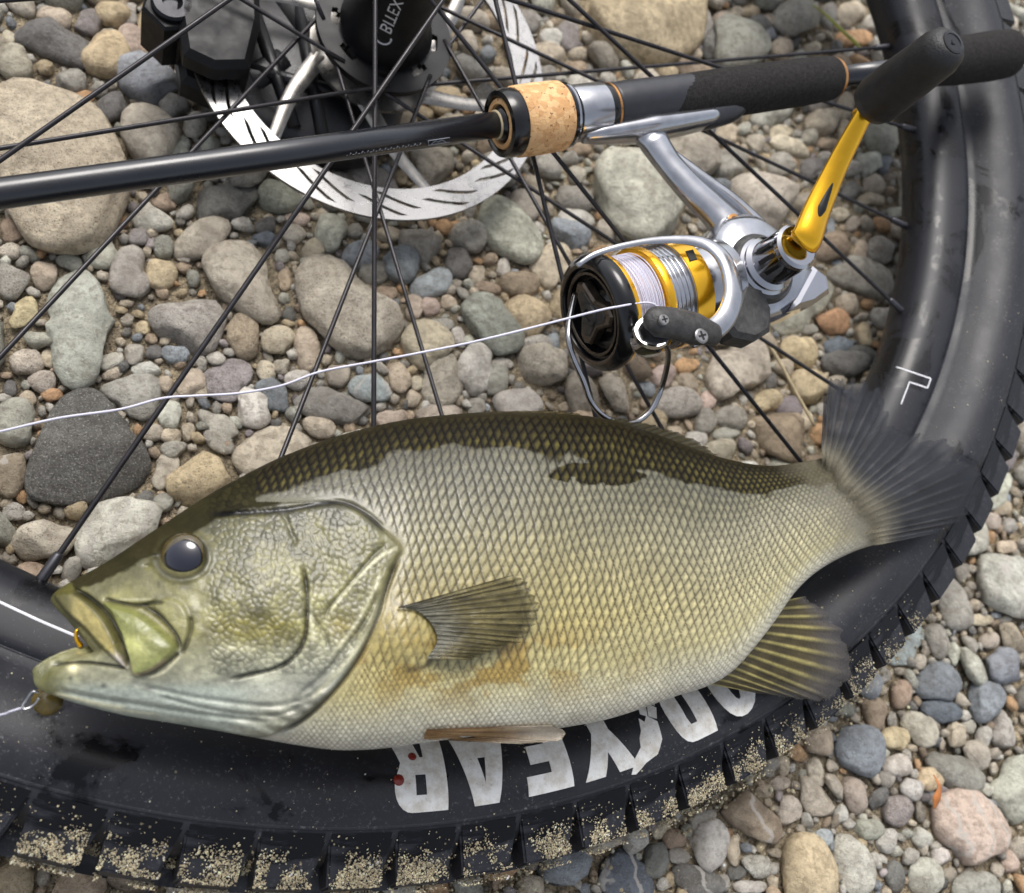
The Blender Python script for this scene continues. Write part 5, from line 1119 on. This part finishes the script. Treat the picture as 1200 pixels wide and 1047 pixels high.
# reel seat: an oval satin body that swells over the foot, running into the foam
A_ = np.linspace(rx(714), rx(872), 44); f_ = np.linspace(0, 1, 44)
cen = RL(A_, -0.6+0*A_, 0.0+0*A_); rad = np.interp(f_, [0, .1, .5, .75, .93, 1], [9.4, 9.8, 9.6, 9.4, 7.6, 4.5])
radd('reel_seat', tube(cen, rad, 36, 1.05, up=E3), MAT['seat'], rod)
B_ = np.linspace(rx(800), rx(872), 24); g_ = np.linspace(0, 1, 24)
radd('seat_hood', tube(RL(B_, np.interp(g_, [0, .3, .7, 1], [9.5, 9.0, 7.5, 4.5]), 0*B_), np.interp(g_, [0, .15, .6, .9, 1], [3.4, 6.2, 6.2, 4.0, 1.0]), 24, 0.9, up=E3), MAT['seat'], rod)
radd('fore_grip', rl([(rx(974), 9.0), (rx(972), 9.9), (rx(940), 10.6), (rx(880), 10.6), (rx(820), 10.4), (rx(790), 10.0), (rx(770), 8.5)]), MAT['eva'], rod)
radd('grip_ring', rl([(rx(976.5), 8.2), (rx(976), 9.4), (rx(973), 9.6), (rx(972.5), 9.0)]), MAT['bronze'], rod, sharp=35)
radd('grip_ring', rl([(rx(981), 5.4), (rx(980), 7.0), (rx(977), 7.4), (rx(976), 7.0)]), MAT['alloy'], rod, sharp=35)
radd('handle_tube', rl([(rx(1095), 5.0), (rx(978), 5.0)], 32), MAT['blank'], rod)
radd('butt_grip', rl([(rx(1184), 0.0), (rx(1184), 8.0), (rx(1182.5), 10.8), (rx(1179), 12.2), (rx(1160), 12.6), (rx(1120), 11.9), (rx(1092), 10.6), (rx(1085), 9.0), (rx(1083), 5.5)]), MAT['eva'], rod)
# a small framed mark and a row of fine print on the blank
def on_blank(x, dy):                                                        # photo x, offset round the blank in mm from its camera-side line
    p = WZ(x, yl(x), RZ); tc_ = (_c-p); tc_ -= E1*(tc_@E1); tc_ /= np.linalg.norm(tc_); sd_ = np.cross(E1, tc_); sd_ *= -np.sign(sd_@UP)
    a = dy/4.95; return p+4.98*(cos(a)*tc_+sin(a)*sd_)
def mark(pts, w=0.14): radd('blank_print', tube(np.array([on_blank(x, d) for x, d in pts]), w, 5), MAT['print_grey'], blank)
mark([(495, 2.4), (520, 2.3), (521, 4.3), (496, 4.4), (495, 2.4)]); mark([(499, 4.0), (504, 2.8), (507, 3.6), (511, 2.8), (516, 4.0)])
for k in range(26):
    x = 400+k*3.4
    mark([(x, 3.6), (x+1.2+0.5*(k % 3), 3.6-0.8*(k % 2))], 0.12)

# ------------------------------------------------------------------ spinning reel
reel = empty('spinning_reel', W(RL(-20.0, 82.0, -22.0)), 'silver and gold spinning reel with white line on its spool', 'fishing reel', matrix=None)
Bx = 82.0
def ra(name, vf, mat, par=None, **kw): return add(name, W(vf[0]), vf[1], mat, par or reel, **kw)
so_ = RL(0.0, Bx, 0.0)
def sl_(prof, n=64, cap=True): return lathe(prof, so_, E1, n, E3, cap)
spool = ra('spool', sl_([(-6, 12), (-6, 21.0), (3, 21.4), (3, 20.6), (13, 20.9), (13.2, 21.4), (15.5, 21.6), (16, 20.2), (16, 15), (30, 15), (30, 21.0)]), MAT['alloy'], sharp=35)
ra('wound_line', sl_([(16.3, 18.6), (18, 19.5), (24, 19.7), (29.6, 19.3), (29.9, 18.0)]), MAT['wound'], spool)
for k in range(24):                                                          # outer turns of the winding stand proud
    a0 = 17.0+12.2*k/23; ph = np.linspace(0, 2*pi, 65); tw_ = 0.25*np.sin(k*2.1)
    P = so_+np.outer(a0+tw_+0.5*np.sin(ph+k), E1)+np.outer(19.72*np.cos(ph), E3)+np.outer(19.72*np.sin(ph), EB)
    if k % 2 == 0: ra('line_turn', tube(P, 0.24, 5, cap=False), MAT['line'], spool)
ra('gold_lip', sl_([(29.6, 20.0), (29.8, 22.2), (31.4, 22.6), (32.4, 22.0)]), MAT['gold'], spool, sharp=35)
ra('gold_ring', sl_([(12.6, 20.6), (12.8, 21.7), (14.2, 22.0), (15.8, 21.5), (16.2, 20.0)]), MAT['gold'], spool, sharp=35)
gb = ra('gold_band', sl_([(-6.2, 20.6), (-5.8, 21.7), (-1.5, 21.9), (2.6, 21.7), (3.0, 20.8)]), MAT['gold'], spool, sharp=35)
for k in range(4):                                                           # cut-outs in the gold band
    a = radians(90*k-22); e = cos(a)*E3+sin(a)*EB; t_ = -sin(a)*E3+cos(a)*EB
    ra('band_slot', prism([(-2.6, -2.6), (1.2, -2.6), (2.6, 2.6), (-1.2, 2.6)], so_+e*21.3+E1*(-1.5), E1, t_, e, 0, 0.75, 0.2), MAT['gap'], gb, smooth=False)
for k in (5.2, 7.4, 9.6, 11.4): ra('skirt_groove', sl_([(k-0.35, 20.7), (k, 21.25), (k+0.35, 20.8)], cap=False), MAT['chrome'], spool)
face = ra('spool_face', sl_([(31.6, 20.5), (31.8, 22.6), (33.5, 23.2), (36, 22.8), (38, 21.2), (38.8, 19.4), (38.2, 18.2), (36.4, 17.6), (36.2, 16.8), (37.3, 16.2), (37.4, 15.4), (33.0, 14.6), (32.6, 9.0), (33.6, 7.5), (33.6, 0.0)]), MAT['ring_black'], spool, sharp=30)
ra('face_ring', sl_([(37.0, 15.2), (37.9, 15.7), (37.5, 16.4)], cap=False), MAT['dial'], spool)
ra('face_ring', sl_([(38.4, 18.4), (39.0, 19.2), (38.6, 19.8)], cap=False), MAT['dial'], spool)
# the drag knob: a three-cornered dial in the dished face
tri = []
for k in range(3):
    a = radians(120*k+65)
    tri += [(12.6*cos(a-0.28), 12.6*sin(a-0.28)), (14.0*cos(a), 14.0*sin(a)), (12.6*cos(a+0.28), 12.6*sin(a+0.28)), (6.6*cos(a+1.047), 6.6*sin(a+1.047))]
dk_ = ra('drag_knob', prism(tri, so_, EB, E3, E1, 33.0, 37.8, 0.8), MAT['dial'], smooth=False)
ra('drag_insert', prism([(0.72*x, 0.72*y) for x, y in tri], so_, EB, E3, E1, 37.6, 38.2, 0.25), MAT['graphite'], dk_, smooth=False)
ra('drag_axle', sl_([(37.8, 4.6), (39.0, 4.2), (39.2, 2.6), (38.4, 2.4), (38.4, 0)], 24), MAT['graphite'], dk_, sharp=30)
# rotor cup, arms, bail
rot = ra('rotor_cup', sl_([(-7, 12), (-7.2, 17.2), (-12, 17.6), (-19, 18.8), (-26, 18.2), (-29, 15), (-29, 6)]), MAT['alloy'], sharp=40)
def strap(pts, w, flat, mat, par, name, up=E3, n=40): return ra(name, tube(crom(np.array(pts), n), np.interp(np.linspace(0, 1, n), np.linspace(0, 1, len(w)), w), 14, flat, up=up), mat, par)
bp = lambda x, y, z: WZ(x, y, z)
strap([bp(676, 312, 60), bp(700, 297, 63), bp(740, 286, 65), bp(785, 281, 67), bp(824, 285, 69), bp(847, 302, 71), bp(858, 330, 72), bp(857, 358, 72), bp(842, 382, 72), bp(808, 398, 72)],
      [1.0, 1.1, 1.2, 1.6, 2.6, 3.6, 4.2, 4.4, 4.4, 3.6], 0.45, MAT['alloy'], rot, 'bail_arm')
ra('arm_block', prism([(-19, 94), (-25, 88), (-33, 92), (-34, 101), (-29, 110), (-20, 112), (-11, 108), (-8, 101), (-12, 96)], rO, E1, EB, E3, 4.0, 16.5, 2.0), MAT['graphite'], rot, sharp=40)
arm = strap([bp(838, 392, 74), bp(815, 386, 77), bp(790, 380, 79), bp(768, 377, 80), bp(757, 378, 80)], [4.2, 6.2, 6.0, 5.6, 2.6], 0.75, MAT['graphite'], rot, 'roller_arm')
rc_ = bp(766, 385, 79); rdir = (bp(758, 402, 70)-rc_); rdir /= np.linalg.norm(rdir)
ra('line_roller', lathe([(2, 0), (2, 6.3), (3.2, 6.8), (4.2, 6.4), (5.0, 5.6), (8.6, 5.4), (9.8, 6.0), (10.6, 5.8), (10.8, 0)], rc_, rdir, 36), MAT['chrome'], rot, sharp=35)
for (x, y, z, r) in ((778, 375, 85.2, 2.0), (822, 394, 82.0, 2.8)):
    s0 = bp(x, y, z); sc = ra('screw', lathe([(-0.8, r), (0.2, r), (0.6, r*0.8), (0.6, 0)], s0, E3, 24), MAT['screw'], rot, sharp=35)
    for d1, d2 in ((E1, EB), (EB, E1)): ra('screw_slot', box(s0, d1, d2, E3, (-r*0.6, r*0.6), (-r*0.14, r*0.14), (0.55, 0.72)), MAT['gap'], sc, smooth=False)
strap([bp(778, 402, 72), bp(783, 412, 66), bp(782, 428, 58), bp(776, 452, 48), bp(766, 476, 43), bp(750, 492, 41), bp(730, 496, 41), bp(708, 488, 42), bp(692, 470, 43), bp(684, 448, 46), bp(672, 420, 50), bp(666, 396, 52), bp(668, 372, 50), bp(674, 345, 46)],
      [1.0, 1.15, 1.15, 1.15, 1.15, 1.1], 1.0, MAT['wire'], rot, 'bail_wire', None, 90)
# housing, stem and foot
bodyp = [(-22, 70), (-27, 63), (-36, 58), (-50, 60), (-60, 70), (-67, 84), (-70, 95), (-66, 101), (-55, 103), (-40, 105), (-26, 104), (-22, 96)]
hs_ = ra('housing', prism(crom(np.array(bodyp+bodyp[:1]), 60)[:-1].tolist(), rO, E1, EB, E3, -14, 13, 4.5), MAT['alloy'], sharp=50)
ra('rear_cover', prism([(-66, 88), (-71, 94), (-69, 101), (-58, 104), (-44, 104), (-52, 98)], rO, E1, EB, E3, -11, 14.5, 2.0), MAT['chrome'], hs_, sharp=40)
ra('stem', tube(RL(crom(np.array([[-19.0], [-21], [-24], [-30], [-37], [-43]]), 40)[:, 0], crom(np.array([[10.5], [17], [28], [41], [53], [66]]), 40)[:, 0], np.linspace(0, 2, 40)),
                np.interp(np.linspace(0, 1, 40), [0, .10, .4, .8, 1], [9.0, 7.4, 6.2, 7.4, 9.5]), 18, [0.38]*3+[0.6]*5+[0.72]*32, up=E3), MAT['alloy'])
ra('stem_brace', tube(RL(crom(np.array([[-27.0], [-37], [-48], [-58]]), 30)[:, 0], crom(np.array([[24.0], [37], [51], [68]]), 30)[:, 0], np.linspace(1, 3, 30)), np.interp(np.linspace(0, 1, 30), [0, 1], [2.4, 4.2]), 14, 0.9, up=E3), MAT['alloy'])
ra('foot', tube(RL(np.linspace(rx(674), rx(836), 40), 10.9-0.4*np.cos(np.linspace(0, 6.28, 40)), 0*np.linspace(0, 1, 40)), np.interp(np.linspace(0, 1, 40), [0, .1, .45, .9, 1], [2.2, 3.4, 5.2, 4.2, 1.6]), 16, 1.5, up=E3), MAT['alloy'])
ra('housing_screw', lathe([(8.0, 3.4), (9.6, 3.4), (9.8, 2.2), (9.0, 1.6), (9.0, 0)], RL(-38.0, 61.0, 0.0), E3, 24), MAT['bronze'], hs_, sharp=35)
# handle: ribbed chrome shaft, curved gold arm with a slot, black knob
hp = RL(-38.5, 84.0, 0.0)
ra('handle_seat', lathe([(11, 15.5), (14, 15.0), (15.5, 13.6), (16, 11)], hp, E3, 48), MAT['graphite'], sharp=35)
sh_ = ra('handle_shaft', lathe([(12, 12.6), (16, 12.4), (17, 11.2), (18.5, 11.4), (20, 9.6), (32, 8.6), (33, 9.2), (35, 9.2), (36, 8.0), (36, 0)], hp, E3, 48), MAT['chrome'], sharp=30)
for k in range(12):
    a = 2*pi*k/12; e = cos(a)*E1+sin(a)*EB; t_ = -sin(a)*E1+cos(a)*EB
    ra('shaft_flute', prism([(-1.1, 21), (1.1, 21), (0.8, 31), (-0.8, 31)], hp+e*8.6, t_, E3, e, -0.2, 0.75, 0.2), MAT['gap'], sh_, smooth=False)
ap = [(-38.5, 84.0, 37.5), (-40, 82.5, 40.5), (-46, 75, 43.0), (-52.5, 67, 47.0), (-58.5, 59, 52.5), (-63, 52.5, 58.5), (-66, 47.5, 64.0)]
AP = crom(np.array([RL(*q) for q in ap]), 60); aw = np.interp(np.linspace(0, 1, 60), [0, .08, .25, .6, 1], [5.0, 6.6, 6.2, 4.6, 3.6])
sd2 = np.cross((RL(*ap[-1])-RL(*ap[0])), E3); sd2 /= np.linalg.norm(sd2)
garm = ra('handle_arm', tube(AP, aw, 20, 0.55, up=E3), MAT['gold'])
i0, i1 = 16, 33
slot = AP[i0:i1]+np.array([np.cross(np.gradient(AP, axis=0)[k], sd2) for k in range(i0, i1)])/np.linalg.norm(np.gradient(AP, axis=0)[i0:i1], axis=1)[:, None]*0
upv = np.cross(sd2, np.gradient(AP, axis=0)[i0:i1]); upv /= np.linalg.norm(upv, axis=1)[:, None]; upv *= np.sign(upv@E3)[:, None]
ra('arm_slot', tube(slot+upv*aw[i0:i1, None]*0.47, np.interp(np.linspace(0, 1, i1-i0), [0, .3, 1], [0.5, 2.1, 0.6]), 10, 0.5, up=E3), MAT['gap'], garm)
kb = RL(-66.5, 46.5, 0.0)
ra('knob_axle', lathe([(60, 2.6), (69, 2.6)], kb, E3, 20), MAT['gold'], garm, sharp=35)
knob = ra('handle_knob', lathe([(66, 0), (66, 6.0), (67.2, 8.2), (71, 9.4), (80, 9.2), (92, 8.6), (99, 8.3), (102.5, 7.2), (104.2, 5.4), (104.6, 4.6), (104.6, 0)], kb, E3, 48), MAT['knob'])
ra('knob_cap', lathe([(104.0, 4.4), (104.9, 4.2), (105.0, 3.4), (104.7, 3.2), (104.7, 1.0), (105.1, 0.8), (105.1, 0)], kb, E3, 32), MAT['ring_black'], knob, sharp=30)

# ------------------------------------------------------------------ loose line from the spool, over the spokes and away
lp = [RL(17.0, 95.0, 16.6), RL(24.0, 88.0, 19.9), WZ(722, 360, 69), WZ(694, 366, 66), WZ(655, 376, 61), WZ(600, 390, 55), WZ(545, 403, 49), WZ(480, 416, 43), WZ(437, 424, 39), WZ(375, 436, 33), WZ(330, 452, 30), WZ(280, 461, 27), WZ(230, 464, 25), WZ(190, 467, 24), WZ(140, 480, 21), WZ(70, 490, 17), WZ(0, 506, 12), WZ(-70, 522, 6), WZ(-160, 540, 0)]
ln_ = empty('fishing_line', W(lp[12]), 'white braided fishing line running from the spool across the spokes', 'fishing line')
V, F = tube(crom(np.array(lp), 220), 0.42, 8); add('strand', W(V), F, MAT['line'], ln_)

# ------------------------------------------------------------------ small litter, sand on the tread
def gtube(pix, r, h, n=30, flat=1.0): return tube(crom(np.array([GP(x, y, hh) for (x, y), hh in zip(pix, h)]), n), r, 8, flat, up=(0, 0, 1))
v, f = gtube([(952, 6), (966, 16), (985, 34), (1000, 48), (1012, 60)], np.interp(np.linspace(0, 1, 30), [0, .5, .85, 1], [0.0007, 0.0018, 0.0022, 0.0004]), [.012, .014, .014, .013, .010], flat=0.3)
o = add('willow_leaf', v, f, MAT['leaf']); tag(o, 'narrow yellow-green leaf lying on the pebbles behind the rod', 'leaf')
v, f = gtube([(1094, 908), (1101, 922), (1098, 935), (1095, 948)], np.interp(np.linspace(0, 1, 30), [0, .4, .7, 1], [0.0004, 0.0012, 0.0024, 0.0006]), [.008, .010, .009, .007], flat=0.3)
o = add('dry_leaf', v, f, MAT['leaf_dry']); tag(o, 'small curled orange leaf beside the pink granite stone', 'leaf')
v, f = gtube([(872, 372), (890, 392), (908, 415), (930, 455), (955, 500)], 0.0009, [.022, .02, .018, .016, .014])
o = add('grass_stem', v, f, MAT['stem']); tag(o, 'dry straw stem lying on the stones under the reel', 'grass stem')
# sand caught on the lower tread and shoulder of the tyre
def sand_grains():
    rng = np.random.default_rng(3); D = np.array([(1, 0, 0), (-1, 0, 0), (0, 1, 0), (0, -1, 0), (0, 0, 1), (0, 0, -1)], float); Fo = np.array([(0, 2, 4), (2, 1, 4), (1, 3, 4), (3, 0, 4), (2, 0, 5), (1, 2, 5), (3, 1, 5), (0, 3, 5)])
    tr = near[25:]; ts = np.concatenate([[0], np.cumsum(np.hypot(*np.diff(tr, axis=0).T))]); out = []; N = 110000
    th = np.radians(rng.uniform(-66, 8, N)); u = rng.uniform(0, 1, N); cl = fbm(th*60, u*3+5, 8, 5)
    dens = np.interp(np.degrees(th), [-66, -40, -12, 2, 8], [1.0, 0.95, 0.75, 0.4, 0.1])*sstep(0.36, 0.64, cl+0.22*(u-0.6))*sstep(0.15, 0.8, u)*0.8+0.012
    m = rng.uniform(0, 1, N) < dens; th, u = th[m], u[m]; ncell = 2*pi/NK
    for t, uu in zip(th, u):
        x = ((t/ncell-0.3+0.5) % 1.0)-0.5; k = uu
        if -0.44 < x < 0.34:                                                # on the side or top of a knob
            r = 350+k*18.0; z = 28.0-k*3.2+0.3
            if k > 0.90: r, z = 369.4, rng.uniform(13, 25)
        else:
            r = np.interp(uu*ts[-1], ts, tr[:, 0])+0.2+rng.uniform(0, 2.5); z = np.interp(uu*ts[-1], ts, tr[:, 1])+0.2
        out.append((r*cos(t), r*sin(t), z))
    # stray grains on the sidewall
    for k in range(420):
        t = radians(rng.uniform(-66, 40)); out.append(tuple(on_side(t, rng.uniform(8, 42), 0.1)))
    P = np.array(out); n = len(P); sz = 0.14+0.34*rng.uniform(0, 1, n)**2*np.where(rng.uniform(size=n) < 0.04, 1.7, 1)
    V = (P[:, None]+D[None]*sz[:, None, None]*rng.uniform(0.6, 1.3, (n, 6, 1))).reshape(-1, 3); F = (Fo[None]+np.arange(n)[:, None, None]*6).reshape(-1, 3)
    c = np.repeat(lin((206, 194, 164))[None]*np.exp(rng.normal(0, 0.35, n))[:, None], 6, 0)
    o = add('sand_grains', W(V), F, PEBBLE, cols=np.clip(c, 0.03, 0.85), smooth=False); tag(o, 'pale sand grains clinging to the tyre tread', 'sand', kind='stuff')
    return n
print('grains', sand_grains())

# loose sand lying on the ground along the foot of the tread
def foot_sand():
    rng = np.random.default_rng(9); N = 9000; th = np.radians(rng.uniform(-70, 25, N)); r = 372+np.abs(rng.normal(0, 16, N))-4
    P = W(np.stack([r*np.cos(th), r*np.sin(th), np.zeros(N)], -1)); cl = fbm(P[:, 0]*60+9, P[:, 1]*60+9, 4); m = rng.uniform(size=N) < sstep(0.35, 0.6, cl); P = P[m]; n = len(P)
    D, Fo = ICO[1]; sz = (0.3+0.9*rng.uniform(0, 1, n)**3)*MM; P[:, 2] = rng.uniform(-0.002, 0.0015, n)
    V = (P[:, None]+D[None]*sz[:, None, None]*rng.uniform(0.7, 1.2, (n, 1, 3))).reshape(-1, 3); F = (Fo[None]+np.arange(n)[:, None, None]*len(D)).reshape(-1, 3)
    c = np.repeat(lin((206, 192, 160))[None]*np.exp(rng.normal(0, 0.35, n))[:, None], len(D), 0)
    o = add('loose_sand', V, F, PEBBLE, cols=np.clip(c, 0.03, 0.85)); tag(o, 'loose pale sand along the foot of the tyre tread', 'sand', kind='stuff')
foot_sand()
